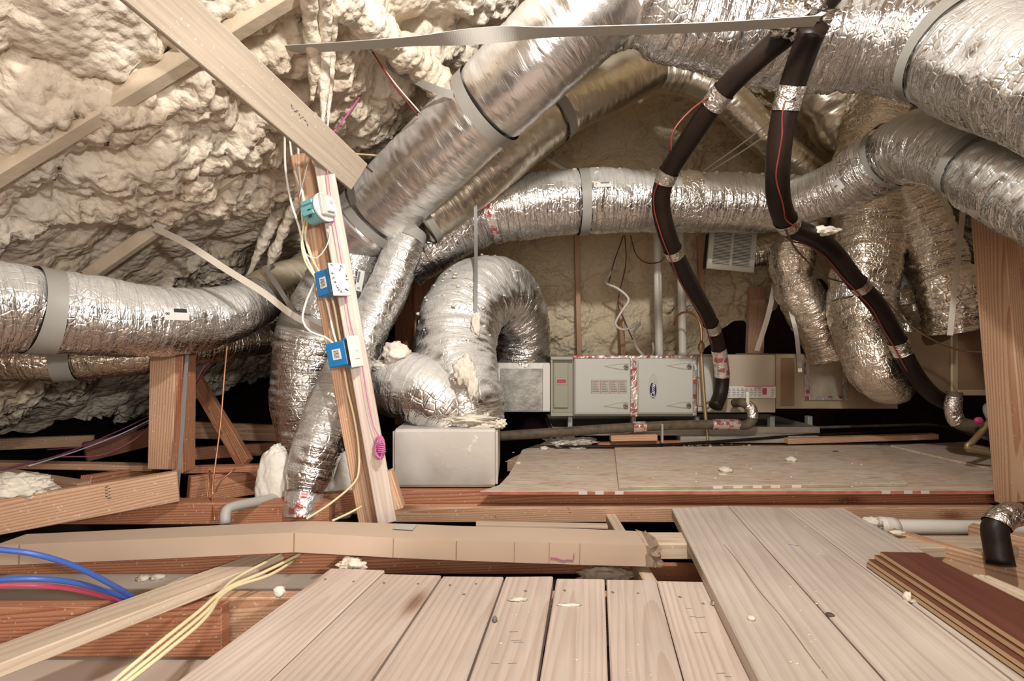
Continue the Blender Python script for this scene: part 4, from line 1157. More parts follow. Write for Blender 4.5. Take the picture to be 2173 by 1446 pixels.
# right corner plumbing
ip, ipp = pipe('insulated_pipe', [(2026, 832, 2.42), (2022, 870, 2.42), (2032, 895, 2.42), (2060, 905, 2.40), (2100, 915, 2.38), (2150, 930, 2.35)], .032, M['brown_pipe'], 'foil wrapped pipe elbow low beside the right post')
wrap(ip, ipp, 2024, 870, .12, M['foil_tape'])
o, _ = pipe('brass_pipe', [(2150, 862, 2.36), (2115, 880, 2.34), (2098, 897, 2.33), (2080, 920, 2.32), (2062, 940, 2.3), (2052, 950, 2.3), (2100, 962, 2.28), (2160, 975, 2.26)], .013, M['brass'], 'brass water pipe with elbows zigzagging beside the right post')
blob('valve_handle', P(2077, 893, 2.30), .02, M['pink_plastic'], 'small bright pink valve handle on the brass pipe', 'valve handle', 52, (1.0, .6, .8), .15, sub=3)
o, _ = pipe('white_pipe', [(2150, 850, 2.5), (2105, 858, 2.5), (2095, 870, 2.5), (2108, 900, 2.48), (2120, 930, 2.46), (2145, 945, 2.45)], .018, M['pvc_grey'], 'grey plastic pipe bends behind the brass pipe')
# white waste pipe at lower right and black elbow
wp, wpp = pipe('waste_pipe', [(1862, 1117, 1.80), (1900, 1119, 1.80), (2000, 1120, 1.80), (2100, 1122, 1.80), (2230, 1124, 1.80)], .0275, M['pvc'], 'white waste pipe with a coupling lying behind the brown boards')
sweep('pipe_coupling', wpp, M['pvc'], wp, 24, True, 0, wpp.near(1868, 1117), wpp.near(1895, 1118), 1.0, .007)
blob('foam_splash', P(1850, 1110, 1.76), .03, M['foam_chip'], seed=71, squash=(1.1, .6, .6), parent=wp)
be, bep = pipe('insulated_pipe', [(2240, 1086, 1.45), (2170, 1090, 1.45), (2132, 1098, 1.44), (2112, 1122, 1.43), (2116, 1160, 1.42), (2124, 1200, 1.40)], .032, M['black'], 'black insulated elbow with a foil patch at the lower right edge')
wrap(be, bep, 2136, 1096, .075, M['foil_tape'])
# grey conduit elbow at left behind the carton
pipe('conduit_elbow', [(478, 1112, 1.80), (480, 1085, 1.82), (500, 1074, 1.86), (560, 1062, 1.98), (610, 1050, 2.1)], .018, M['pvc_grey'], 'grey plastic conduit elbow left of the white wool')

# ------------------------------------------------------------------ white register hanging on its boot
t = empty('register', P(1550, 535, 3.12)); tag(t, 'white slotted register hanging tilted below the level duct', 'register')
c0 = [P(1512, 486, 3.12), P(1612, 488, 3.12), P(1592, 582, 3.12), P(1494, 566, 3.12)]
X = ((c0[1] - c0[0]) + (c0[2] - c0[3])) / 2; Yv = ((c0[0] - c0[3]) + (c0[1] - c0[2])) / 2
cc = sum(c0, Vector()) / 4; mw = facing(cc, X, Yv); w_, h_ = X.length, Yv.length
def reg(name, x0, x1, y0, y1, z0, z1, mat): return bm_obj(name, box_bm(x1 - x0, y1 - y0, z1 - z0, .0015, ((x0 + x1) / 2, (y0 + y1) / 2, (z0 + z1) / 2)), mat, t, mw)
fm = w_ * .10
reg('frame', -w_/2, w_/2, h_/2 - fm, h_/2, -.01, .012, M['pvc']); reg('frame', -w_/2, w_/2, -h_/2, -h_/2 + fm, -.01, .012, M['pvc'])
reg('frame', -w_/2, -w_/2 + fm, -h_/2 + fm, h_/2 - fm, -.01, .012, M['pvc']); reg('frame', w_/2 - fm, w_/2, -h_/2 + fm, h_/2 - fm, -.01, .012, M['pvc'])
reg('mullion', -.006, .006, -h_/2 + fm, h_/2 - fm, -.01, .010, M['pvc'])
reg('boot', -w_/2 + .02, w_/2 - .02, -h_/2 + .02, h_/2 - .02, -.12, -.011, M['recess'])
n = 22
for k in range(n):
    y = -h_/2 + fm + (h_ - 2 * fm) * (k + .5) / n
    reg('louvre', -w_/2 + fm, w_/2 - fm, y - .0032, y + .0022, -.008, .006, M['pvc'])

# ------------------------------------------------------------------ long cardboard carton
ct = empty('carton', P(700, 1190, 1.50)); tag(ct, 'long narrow cardboard carton, bent in the middle, torn right end', 'carton')
secs = [(-12, 1158, 1201, 1134, 1.47), (40, 1156, 1199, 1132, 1.47), (330, 1144, 1187, 1119, 1.47), (600, 1131.5, 1174, 1107, 1.47), (624, 1130.5, 1173, 1106.5, 1.47), (650, 1131.5, 1174, 1107, 1.47),
        (833, 1142, 1184, 1112, 1.47), (967, 1148, 1190, 1117, 1.47), (1250, 1154, 1200, 1123, 1.47), (1376, 1158, 1203, 1128, 1.47)]
bm = bmesh.new(); prev = None
for (x, yt, yb, yk, d) in secs:
    a = P(x, yb, d); b = P(x, yt, d)
    dbk = (CZ - b.z) * F / (yk - HY)
    c = Vector((a.x + .008, dbk, b.z)); e = Vector((a.x + .008, dbk, a.z))
    row = [bm.verts.new(q) for q in (a, b, c, e)]
    if prev:
        for k in range(4): bm.faces.new([prev[k], prev[(k + 1) % 4], row[(k + 1) % 4], row[k]])
    else: bm.faces.new(row[::-1])
    prev = row
bm.faces.new(prev)
bmesh.ops.bevel(bm, geom=[e for e in bm.edges if len(e.link_faces) == 2 and e.calc_face_angle(0) > .9], offset=.003, segments=2, affect='EDGES')
body = bm_obj('carton_body', bm, M['card'], ct)
M['card_seam'] = plain('cardboard_seam', (0.30, 0.20, 0.13), 0.8)
for x, yt, yb, w in [(623.5, 1131, 1174, 1.6), (834, 1143, 1185, 1.0), (968, 1149, 1191, 1.8), (1091, 1151.5, 1194.5, .9), (1165, 1153, 1197, .9), (1230, 1154, 1199, .9), (40, 1157, 1199, 1.6)]:
    a, b = P(x, yb, 1.4685), P(x + 1, yt, 1.4685)
    board('crease', a, b, w * .0014, .001, M['card_seam'], None, parent=ct, up=(0, -1, 0), bev=0)
# crumpled open end
bm = bmesh.new()
A = [P(1371, y, 1.468) for y in (1128, 1158, 1180, 1204)]
rows = []
nn_ = 9
for i in range(nn_):
    f = i / (nn_ - 1); row = []
    for k in range(12):
        g = k / 11
        if g < .34:
            q = Vector((P(1371, 1158, 1.468).x, 1.60 - (1.60 - 1.468) * (g / .34), P(1371, 1158, 1.468).z))
        else:
            q = P(1371, 1158, 1.468).lerp(P(1371, 1204, 1.468), (g - .34) / .66)
        q = q + Vector((f * .047, 0, -f * .012 * (1.0 if g < .34 else .2)))
        a_ = f * 1.0
        q += Vector((.010 * noise.noise(Vector((f * 3, g * 5, 1))), .018 * a_ * noise.noise(Vector((f * 4.5, g * 7, 2))), .016 * a_ * noise.noise(Vector((f * 4.5, g * 6, 3)))))
        row.append(bm.verts.new(q))
    rows.append(row)
for i in range(nn_ - 1):
    for k in range(11): bm.faces.new([rows[i][k], rows[i][k + 1], rows[i + 1][k + 1], rows[i + 1][k]])
bmesh.ops.solidify(bm, geom=list(bm.faces), thickness=.003)
bm_obj('torn_flap', bm, M['card'], ct)
slab('carton_sticker', [P(833, 1122.5, 1.528) + Vector((0, 0, .001)), P(845, 1112.5, 1.58) + Vector((0, 0, .0012)), P(885, 1113.5, 1.58) + Vector((0, 0, .001)), P(876, 1126, 1.528) + Vector((0, 0, .001))], .0008, M['pvc_grey'], parent=ct, bev=0)
cable('marker_scrawl', [(1168, 1184, 1.467), (1180, 1185, 1.467), (1196, 1190, 1.467), (1204, 1188, 1.467), (1214, 1189, 1.467), (1217, 1188, 1.467), (1218, 1175, 1.467)], .0016, M['wire_pink'], None, parent=ct, ring=6, step=.006)
# inner flap lying behind the carton
slab('carton_flap', [P(1010, 1114, 1.62), P(1010, 1106, 1.66), P(1288, 1111, 1.66), P(1290, 1118, 1.62)], .008, M['card'], 'second cardboard piece lying behind the long carton', 'cardboard', bev=.001)

# ------------------------------------------------------------------ switch post
ps = empty('switch_post', P(810, 1107, 1.78)); tag(ps, 'leaning pale post of two boards carrying three switch boxes', 'post')
board('shaded_board', P(788, 1128, 1.83), P(640, 330, 1.83), 0.070, 0.038, M['pine'], None, parent=ps, up=(0, -1, 0))
board('front_board', P(822, 1108, 1.765), P(682, 318, 1.765), 0.064, 0.048, M['plank'], None, parent=ps, up=(0.25, -1, 0))
board('foot_block', P(846, 1080, 1.80), P(820, 1000, 1.80), 0.045, 0.04, M['pine'], None, parent=ps, up=(0, -1, 0))
UPP = (P(682, 318, 1.77) - P(822, 1108, 1.77)).normalized()
def gang_box(px, py, d, n, w, h, depth, mat, label, plate_h, plate_w, marks=None, switch=False):
    t = empty('switch_box', P(px, py, d)); tag(t, label, 'switch box')
    n = Vector(n).normalized(); right = UPP.cross(n)
    mw = facing(P(px, py, d), right, UPP)
    bm_obj('box_shell', box_bm(w, h, depth, .004, (0, 0, -depth / 2 - .012)), mat, t, mw)
    bm_obj('box_rim', box_bm(w * 1.02, h * 1.02, .012, .001, (0, 0, -.006)), M['recess'], t, mw)
    pl = bm_obj('cover_plate', box_bm(plate_w, plate_h, .006, .002, (0, 0, .003)), M['switch_white'], t, mw)
    # barcode sticker on the left flank
    sm = mw @ Matrix.Translation((-w / 2 - .0006, 0, -depth * .62)) @ Matrix.Rotation(-math.pi / 2, 4, 'Y')
    st_ = bm_obj('barcode_sticker', box_bm(depth * .42, h * .42, .001, 0), M['label'], t, sm)
    for k in range(6):
        bm_obj('bar', box_bm(depth * .25, .0012 + .0008 * (k % 2), .001, 0, (0, (k - 2.5) * .0045, .0008)), M['ink'], st_, sm)
    for k in (-1, 1):
        bm_obj('lug', box_bm(.012, .008, .012, .001, (-w * .2, k * (h / 2 + .004), -.02)), mat, t, mw)
    if switch:
        bm_obj('rocker', box_bm(.024, .052, .004, .001, (0, 0, .0075)), M['pvc'], pl, mw)
        bm_obj('rocker', box_bm(.018, .02, .004, .001, (0, .01, .010)), M['switch_white'], pl, mw)
    if marks:
        r_ = random.Random(5)
        for (u, v) in marks:
            for q in range(3):
                a = r_.uniform(0, 3.1)
                bm_obj('pen_stroke', box_bm(.008, .0016, .0006, 0), M['ink'], pl, mw @ Matrix.Translation((u + r_.uniform(-.004, .004), v + r_.uniform(-.004, .004), .0066)) @ Matrix.Rotation(a, 4, 'Z'))
    return t
gang_box(719, 594, 1.69, (.85, -.52, .02), .055, .088, .078, M['box_blue'], 'blue switch box with a scribbled white plate, middle of the post', .112, .072,
         marks=[(-.026, .045), (.016, .047), (.006, .035), (-.028, .02), (-.028, .005), (-.024, -.01), (-.02, -.025), (-.012, -.036), (-.006, -.044), (.024, -.04), (.018, -.032), (.028, .0), (.026, .015)])
gang_box(752, 746, 1.69, (.93, -.36, .02), .055, .085, .085, M['box_blue'], 'blue switch box with a plain white rocker plate, lowest on the post', .108, .062, switch=True)
# round teal box with a grey switch
t = empty('switch_box', P(692, 440, 1.70)); tag(t, 'round teal box with a grey switch, highest on the post', 'switch box')
n_ = Vector((.90, -.43, .05)).normalized(); mw = facing(P(690, 440, 1.70), UPP.cross(n_), UPP)
def disc(name, r, dep, z, mat, parent, seg=36, bev=0):
    bm = bmesh.new(); bmesh.ops.create_cone(bm, cap_ends=True, segments=seg, radius1=r, radius2=r, depth=dep)
    for v in bm.verts: v.co.z += z
    return bm_obj(name, bm, mat, parent, mw)
disc('box_shell', .044, .065, -.036, M['box_teal'], t)
disc('box_rim', .050, .006, 0, M['switch_white'], t)
for k in (-1, 1): bm_obj('box_rib', box_bm(.012, .014, .05, .002, (-.042, k * .018, -.035)), M['box_teal'], t, mw)
pl = bm_obj('cover_plate', box_bm(.058, .074, .014, .003, (0, .004, .010)), M['pvc_grey'], t, mw)
bm_obj('rocker', box_bm(.030, .05, .012, .002, (.002, .004, .022)), M['switch_white'], pl, mw)
bm_obj('rocker_slot', box_bm(.016, .012, .002, 0, (.002, .010, .029)), M['pvc_grey'], pl, mw)
bm_obj('slot', box_bm(.002, .028, .014, 0, (-.0445, -.02, -.03)), M['recess'], t, mw)
# pink cord hank
ck = []
cx0, cy0 = 806, 950
for k in range(90):
    a = k * .9; f = k / 89
    ck.append(P(cx0 + 8 * math.sin(a * .5) * (1.0) + 3 * math.cos(k * 1.7), cy0 + 24 * math.cos(a * .5), 1.715 - .012 * math.sin(k * .37)))
q = Path(ck, [.0022] * len(ck), .02); hk = sweep('cord_hank', q, M['rope'], None, 6); tag(hk, 'hank of pink cord hanging on the switch post', 'cord')
wr = []
for k in range(60):
    a = k * .62
    wr.append(P(806 + 9 * math.cos(a) + k * .06, 940 + k * .38, 1.715 - .014 * math.sin(a) - .004))
sweep('cord_wrap', Path(wr, [.0022] * len(wr), .02), M['rope'], hk, 6)
cable('pink_wire', [(676, 250, 1.72), (690, 330, 1.725), (705, 440, 1.72), (725, 560, 1.72), (742, 680, 1.72), (765, 760, 1.72), (780, 850, 1.72), (793, 905, 1.72), (803, 925, 1.715)], .0018, M['wire_pink'], 'thin pink wire running down the right side of the switch post', 'wire')
# white and tan cables left of the post
cabs = [
 ([(604, 290, 1.86), (606, 360, 1.84), (618, 430, 1.80), (634, 480, 1.78), (648, 540, 1.77), (672, 590, 1.77)], 'cable_white', 'white cable hanging furthest left of the switch post'),
 ([(612, 270, 1.86), (622, 350, 1.82), (640, 410, 1.80), (642, 470, 1.78), (656, 530, 1.775), (676, 580, 1.77)], 'cable_white', 'white cable running from the truss brace into the middle blue box'),
 ([(632, 300, 1.84), (636, 370, 1.80), (644, 420, 1.77), (650, 450, 1.77)], 'cable_white', 'short white cable entering the round teal box from above'),
 ([(655, 460, 1.77), (648, 500, 1.77), (660, 545, 1.765), (682, 585, 1.765)], 'cable_yellow', 'tan cable from the teal box to the middle blue box'),
 ([(650, 455, 1.78), (640, 510, 1.77), (648, 555, 1.765), (676, 600, 1.77)], 'cable_yellow', 'tan cable bowing left between the teal and middle boxes'),
 ([(668, 600, 1.74), (650, 640, 1.75), (642, 680, 1.75), (660, 705, 1.74), (690, 716, 1.74), (708, 730, 1.73)], 'cable_white', 'white cable looping left between the two blue boxes'),
 ([(688, 622, 1.77), (698, 660, 1.775), (706, 700, 1.775), (716, 735, 1.77)], 'cable_white', 'left of two straight cables between the blue boxes'),
 ([(700, 618, 1.775), (710, 655, 1.78), (718, 700, 1.78), (724, 730, 1.77)], 'cable_yellow', 'right of two straight cables between the blue boxes'),
 ([(730, 782, 1.775), (738, 830, 1.785), (750, 880, 1.785), (760, 940, 1.78), (762, 990, 1.775), (752, 1025, 1.77), (700, 1070, 1.74), (650, 1102, 1.66)], 'cable_yellow', 'tan cable descending below the lowest box and curling to the carton'),
 ([(768, 1075, 1.75), (740, 1090, 1.71), (705, 1106, 1.65)], 'cable_yellow', 'short tan cable end between the post foot and the carton'),
 ([(668, 325, 1.74), (680, 300, 1.73), (676, 270, 1.73), (664, 310, 1.74), (650, 360, 1.76), (640, 400, 1.77), (635, 420, 1.78)], 'cable_white', 'thin white wire twisting over the top of the post'),
 ([(640, 500, 1.72), (650, 540, 1.71), (672, 548, 1.705), (692, 525, 1.71), (702, 490, 1.715), (698, 480, 1.715)], 'cable_white', 'thin wire loop tied around the cables below the teal box'),
]
for rows, m, lb in cabs: cable('cable', rows, .0042 if 'thin' not in lb else .0018, M[m], lb)

# ------------------------------------------------------------------ straps
ribbon('hanging_strap', [(490, 112, 1.62), (700, 100, 1.56), (900, 86, 1.52), (1080, 72, 1.50), (1250, 66, 1.46), (1500, 58, 1.42), (1735, 44, 1.38)],   .045, M['strap_top'],
       'long grey strap spanning the top of the view with a twist in it', twist=lambda f: 1.02 * (1 - .75 * math.exp(-((f - .47) / .075) ** 2)), step=.005)
ribbon('hanging_strap', [(328, 484, 1.95), (400, 520, 1.92), (480, 572, 1.95), (560, 622, 1.98), (620, 668, 2.0), (690, 705, 2.05)], .026, M['strap_pale'], 'pale strap bent at the foam and slanting down to the trunk duct')
ribbon('hanging_strap', [(326, 487, 1.97), (262, 532, 2.02), (190, 590, 2.05)], .03, M['strap_pale'], 'foam dusted strap from the bend down to the left duct')
ribbon('hanging_strap', [(328, 484, 1.97), (430, 420, 2.0), (545, 335, 2.05)], .035, M['strap_pale'], 'foam dusted strap rising right from the bend across the foam')
ribbon('hanging_strap', [(398, 742, 2.08), (394, 800, 2.06), (388, 900, 2.02), (378, 1020, 1.97), (371, 1078, 1.95)], .014, M['strap_dark'], 'dark steel strap hanging beside the upright double stud', face=(.3, -1, 0))
ribbon('hanging_strap', [(1009, 425, 2.50), (1010, 520, 2.48), (1010, 600, 2.36), (1009, 690, 2.28)], .017, M['strap_dark'], 'thin dark strap hanging straight down onto the arched duct', face=(.2, -1, 0))
ribbon('hanging_strap', [(800, 125, 2.05), (860, 160, 2.0), (930, 192, 1.97), (975, 205, 1.98)], .03, M['strap'], 'grey strap rising from the largest duct to the foam', twist=lambda f: .9 * (1 - f))
ribbon('hanging_strap', [(744, 345, 1.95), (742, 390, 2.1), (752, 440, 2.28)], .03, M['strap'], 'grey strap looped down from the truss brace end to the largest duct', twist=lambda f: .6 - f)
ribbon('hanging_strap', [(2046, 415, 2.25), (2038, 500, 2.25), (2026, 610, 2.25), (2016, 712, 2.25)], .021, M['strap_pale'], 'pale strap hanging straight in front of the fat drop duct')
ribbon('hanging_strap', [(1645, 600, 3.0), (1630, 670, 3.0), (1606, 745, 3.05)], .028, M['strap_pale'], 'pale strap slanting over the pine stud right of the furnace')
ribbon('hanging_strap', [(1678, 660, 2.85), (1690, 710, 2.86), (1696, 770, 2.97), (1698, 790, 2.98)], .022, M['foil_tape'] if False else M['galv'], 'shiny metal strap below the bent drop duct')
ribbon('hanging_strap', [(1965, 195, 2.1), (1935, 240, 2.2), (1900, 290, 2.3)], .03, M['strap'], 'grey strap end slanting below the wide upper duct')
ribbon('hanging_strap', [(1120, 310, 2.9), (1165, 340, 2.92), (1205, 364, 2.9)], .02, M['strap_pale'], 'foam flecked strap from the roof to the level duct')
ribbon('hanging_strap', [(1150, 300, 2.95), (1200, 352, 2.93), (1222, 372, 2.86)], .012, M['strap'], 'thin strap meeting the clamp of the level duct')
ribbon('hanging_strap', [(560, 565, 2.35), (600, 625, 2.3), (640, 690, 2.25)], .022, M['strap'], 'narrow strap crossing the yellowed duct end at left')
for a, b, lb in [((1640, 255), (1490, 365), 'upper of two thin white wires slanting behind the black pipes'), ((1648, 272), (1500, 368), 'lower of two thin white wires slanting behind the black pipes')]:
    cable('wire', [(a[0], a[1], 2.6), ((a[0] + b[0]) / 2, (a[1] + b[1]) / 2 + 2, 2.75), (b[0], b[1], 2.9)], .004, M['cable_white'], lb, 'wire')

# ------------------------------------------------------------------ foam covered cables hanging at the top
def lumpy(name, rows, r, label, seed, taper=True, mat='foam', cat='cable'):
    path = Path([P(*q) for q in rows], [r] * (len(rows) - 1) + [r * (.3 if taper else 1)], .008)
    for i in range(len(path.r)): path.r[i] *= 1 + .35 * noise.noise(Vector((path.s[i] * 14, seed, 0))) + .2 * noise.noise(Vector((path.s[i] * 40, seed, 4)))
    o = sweep(name, path, M[mat], None, 20, True, .22, seed=seed); tag(o, label, cat); return o
lumpy('foamed_cable', [(655, -30, 1.42), (660, 60, 1.54), (668, 150, 1.64), (662, 215, 1.70)], .024, 'foam coated cable hanging above the post, leftmost of three', 1)
lumpy('foamed_cable', [(688, -30, 1.44), (690, 60, 1.56), (688, 140, 1.64), (684, 290, 1.72)], .019, 'foam coated cable hanging above the post, middle and longest', 2)
lumpy('foamed_cable', [(710, 25, 1.54), (706, 90, 1.62), (702, 150, 1.67), (695, 270, 1.73)], .012, 'foam coated cable hanging above the post, thinnest and rightmost', 3)
lumpy('foamed_cable', [(705, -20, 1.52), (770, 35, 1.66), (840, 95, 1.84), (905, 150, 2.02), (945, 190, 2.10)], .060, 'thick foam crusted cable bundle slanting behind the largest duct', 4, False)
lumpy('foamed_strap', [(655, 330, 2.35), (615, 400, 2.4), (565, 500, 2.45), (525, 590, 2.5)], .028, 'foam crusted bundle slanting left of the post, longer one', 5)
lumpy('foamed_strap', [(660, 390, 2.3), (620, 450, 2.35), (585, 530, 2.4), (565, 580, 2.45)], .024, 'foam crusted bundle slanting left of the post, shorter one', 6)
for k, (a, b) in enumerate([((905, 165), (950, 205)), ((912, 158), (957, 200)), ((918, 152), (962, 196))]):
    cable('wire', [(a[0] - 40, a[1] - 40, 2.15), (a[0], a[1], 2.14), (b[0], b[1], 2.12)], .004, M[('cable_white', 'wire_red', 'cable_white')[k]],
          ('first of three wires leaving the thick foam crusted bundle', 'red wire between two white ones leaving the foam crusted bundle', 'last of three wires leaving the thick foam crusted bundle')[k], 'wire')
for k, (a, b, m) in enumerate([((780, 100), (892, 240), 'cable_white'), ((790, 110), (886, 245), 'wire_red'), ((700, 290), (780, 180), 'wire_pink'), ((690, 310), (800, 330), 'cable_yellow'), ((700, 275), (790, 365), 'wire_dark')]):
    cable('wire', [(a[0], a[1], 1.82), ((a[0] + b[0]) / 2, (a[1] + b[1]) / 2 + 5, 1.92), (b[0], b[1], 2.05)], .0035, M[m],
          ('pale wire running down behind the middle of the largest duct', 'dark red wire beside the pale one behind the largest duct', 'pink wire slanting up from the post top', 'tan wire from the post top to the largest duct', 'dark thin wire below the truss brace end')[k], 'wire')
# ------------------------------------------------------------------ cables near the furnace
cable('cable', [(1310, 540, 3.6), (1295, 580, 3.55), (1285, 600, 3.5), (1310, 612, 3.45), (1334, 635, 3.42), (1320, 660, 3.42), (1306, 688, 3.4), (1325, 700, 3.4), (1358, 686, 3.4), (1346, 705, 3.35), (1350, 735, 3.25), (1366, 756, 3.2)], .009, M['cable_white'], 'loose white cable curling above the furnace')
cable('cable', [(1385, 728, 3.3), (1387, 745, 3.25), (1382, 757, 3.2)], .008, M['cable_white'], 'short white cable dipping into the furnace top')
cable('wire', [(1338, 500, 3.5), (1350, 540, 3.48), (1372, 558, 3.45), (1400, 556, 3.2), (1416, 540, 2.6)], .004, M['wire_dark'], 'dark wire sagging from the level duct to the black pipe', 'wire')
cable('wire', [(1323, 500, 3.55), (1302, 560, 3.55), (1292, 600, 3.55)], .004, M['wire_dark'], 'dark wire hanging left of the white vent pipes', 'wire')
cable('wire', [(1326, 500, 3.55), (1328, 560, 3.55), (1312, 640, 3.55), (1325, 680, 3.5), (1342, 720, 3.4)], .004, M['wire_dark'], 'longer dark wire trailing down the foam left of the vent pipes', 'wire')
# wires at left below the foam
for k, (rows, m, lb) in enumerate([
 ([(-20, 1000, 2.1), (120, 968, 2.3), (240, 920, 2.5), (325, 880, 2.7)], 'wire_purple', 'violet wire running highest across the dark eave at left'),
 ([(60, 990, 2.2), (170, 955, 2.4), (260, 920, 2.55), (325, 888, 2.7)], 'cable_white', 'white wire next to the violet ones under the left duct'),
 ([(100, 955, 2.5), (200, 945, 2.5), (270, 920, 2.6), (325, 892, 2.7)], 'wire_purple', 'violet wire sagging to the far joist at left'),
 ([(130, 970, 2.4), (220, 965, 2.5), (290, 930, 2.6), (325, 897, 2.7)], 'wire_pink', 'pink wire sagging lowest under the left duct'),
 ([(560, 560, 2.6), (520, 640, 2.6), (455, 740, 2.5), (405, 830, 2.4)], 'wire_pink', 'pink wire slanting behind the left duct towards the stud'),
 ([(565, 560, 2.62), (530, 640, 2.62), (470, 740, 2.5), (410, 822, 2.4)], 'wire_red', 'dark red wire slanting behind the left duct towards the stud'),
 ([(482, 735, 2.1), (476, 800, 2.1), (468, 900, 2.05), (455, 1000, 2.0), (450, 1050, 1.98), (456, 1105, 1.9)], 'copper', 'thin brown wire dangling between the brace and the white wool'),
 ([(500, 995, 2.1), (470, 1020, 2.05), (452, 1048, 1.98), (445, 1000, 2.05), (440, 1060, 2.0)], 'copper', 'thin brown wire with a knot near the grey elbow')]):
    cable('wire', rows, .0035, M[m], lb, 'wire')
# blue and red water pipes
cable('water_pipe', [(-40, 1163, 1.12), (70, 1176, 1.16), (160, 1203, 1.22), (240, 1243, 1.30), (300, 1280, 1.39), (318, 1300, 1.42)], .0068, M['pex_blue'], 'blue water pipe arching highest at the left edge', 'pipe', step=.01)
cable('water_pipe', [(-40, 1234, 1.14), (60, 1229, 1.17), (150, 1236, 1.23), (230, 1257, 1.32), (288, 1280, 1.40), (300, 1296, 1.43)], .0068, M['pex_blue'], 'lower blue water pipe touching the red one', 'pipe', step=.01)
cable('water_pipe', [(-40, 1246, 1.16), (60, 1243, 1.19), (150, 1250, 1.25), (220, 1266, 1.33), (262, 1281, 1.40), (272, 1296, 1.43)], .0062, M['pex_red'], 'red water pipe below the blue ones', 'pipe', step=.01)
# yellow cables over the joists
for k, rows in enumerate([[(225, 1460, .97), (330, 1372, 1.06), (420, 1300, 1.18), (480, 1250, 1.30), (560, 1215, 1.42), (640, 1175, 1.56)],
                          [(243, 1460, .97), (345, 1376, 1.06), (432, 1304, 1.18), (490, 1250, 1.31), (570, 1222, 1.42), (625, 1190, 1.53)],
                          [(256, 1460, .97), (352, 1384, 1.05), (438, 1310, 1.17), (485, 1240, 1.33), (560, 1196, 1.48), (600, 1176, 1.56)]]):
    cable('cable', rows, .0048, M['cable_yellow'], ('leftmost yellow cable running over the lower left joists', 'middle yellow cable running over the lower left joists', 'yellow cable nearest the planks, rising to the carton')[k])
board('corner_bead', P(300, 1268, 1.62), P(388, 1226, 1.80), .010, .004, M['switch_white'], 'thin white strip lying on the drywall sheet', 'strip')

# ------------------------------------------------------------------ marks on lumber
def strokes(parent, spots, mat, seed, size=.012, d=None, n=(0, -1, 0)):
    r_ = random.Random(seed)
    for (x, y, dd) in spots:
        p = P(x, y, dd)
        mw = facing(p, Vector((0, 0, 1)).cross(Vector(n)), (0, 0, 1)) @ Matrix.Rotation(r_.uniform(-1, 1), 4, 'Z')
        bm_obj('ink_mark', box_bm(size * r_.uniform(.6, 1.3), size * .16, .0006, 0), mat, parent, mw)

def ray_mark(o, spots, mat, seed, ln=.012, w=.0022, vary=1.2, name='ink_mark'):
    bpy.context.view_layer.update()
    r_ = random.Random(seed); inv = o.matrix_world.inverted(); cam0 = Vector((0, 0, CZ))
    for (x, y) in spots:
        d = (P(x, y, 1.0) - cam0).normalized()
        ok, loc, nrm, _ = o.ray_cast(inv @ cam0, (inv.to_3x3() @ d).normalized())
        if not ok: continue
        p = o.matrix_world @ loc; n = (o.matrix_world.to_3x3() @ nrm).normalized()
        up = Vector((0, 0, 1)) if abs(n.z) < .8 else Vector((0, 1, 0))
        mw = facing(p + n * .0004, up.cross(n), up) @ Matrix.Rotation(r_.uniform(-vary, vary), 4, 'Z')
        me_w = box_bm(ln * r_.uniform(.6, 1.3), w, .0006, 0)
        WM[o.name] = o.matrix_world.copy()
        bm_obj(name, me_w, mat, o, mw)
D_ = bpy.data.objects
ray_mark(D_['truss_beam'], [(618 + k * 4.2, 222 + k * 4.4 + (k % 3) * 3) for k in range(9)], M['ink'], 1, .010, .0018)
stj = [o for o in D_ if o.get('label', '').startswith('large sloping joist')][0]
ray_mark(stj, [(226 + (k % 2) * 6, 1034 + k * 3.4) for k in range(8)], M['ink'], 2, .008, .0028, .3)
bmz = [o for o in D_ if o.get('label', '').startswith('pale lower beam')][0]
ray_mark(bmz, [(1206, 1080), (1209, 1088), (1340, 1092), (1052, 1098)], M['ink'], 3, .010, .0015)
pk = [o for o in D_ if o.get('category') == 'plank']
def on(lb): return [o for o in pk if o['label'].startswith(lb)][0]
ray_mark(on('front plank partly'), [(1462, 1292), (1470, 1310), (1482, 1344), (1486, 1311), (1494, 1343), (1530, 1430), (1545, 1437)], M['strap_dark'], 4, .020, .0010, .15, 'pencil_mark')
ray_mark(on('narrow pale front'), [(1090, 1342), (1095, 1360), (1100, 1364), (1050, 1409), (1088, 1409)], M['strap_dark'], 5, .018, .0010, .15, 'pencil_mark')
nails = [('wide pale front', [(955, 1243), (1010, 1240), (984, 1262)]), ('pale front floor plank, first', [(690, 1230), (750, 1235)]), ('pale front floor plank, second', [(815, 1238), (887, 1240)]),
         ('narrow pale front', [(1115, 1255)]), ('pale front plank with a white', [(1198, 1254)]), ('front plank with', [(1300, 1258), (1354, 1260)]), ('front plank partly', [(1443, 1268), (1492, 1282)])]
for lb, sp_ in nails: ray_mark(on(lb), sp_, M['strap_dark'], 6, .008, .007, 3, 'nail_head')
ray_mark(on('raised weathered plank between'), [(1678, 1156), (1690, 1159)], M['pex_blue'], 7, .02, .0012, .1, 'ink_mark')
# long drying crack in the raised plank
ck_pts = [(1536, 1156), (1556, 1180), (1583, 1216), (1600, 1240), (1622, 1268), (1650, 1300), (1690, 1352), (1716, 1388), (1756, 1440)]
sweep('crack', Path([G(x, y, zu + .0004) for x, y in ck_pts], [.0008, .0012, .0016, .0012, .0014, .001, .0014, .0012, .001], .01), M['card_seam'], on('raised weathered plank with'), 6)
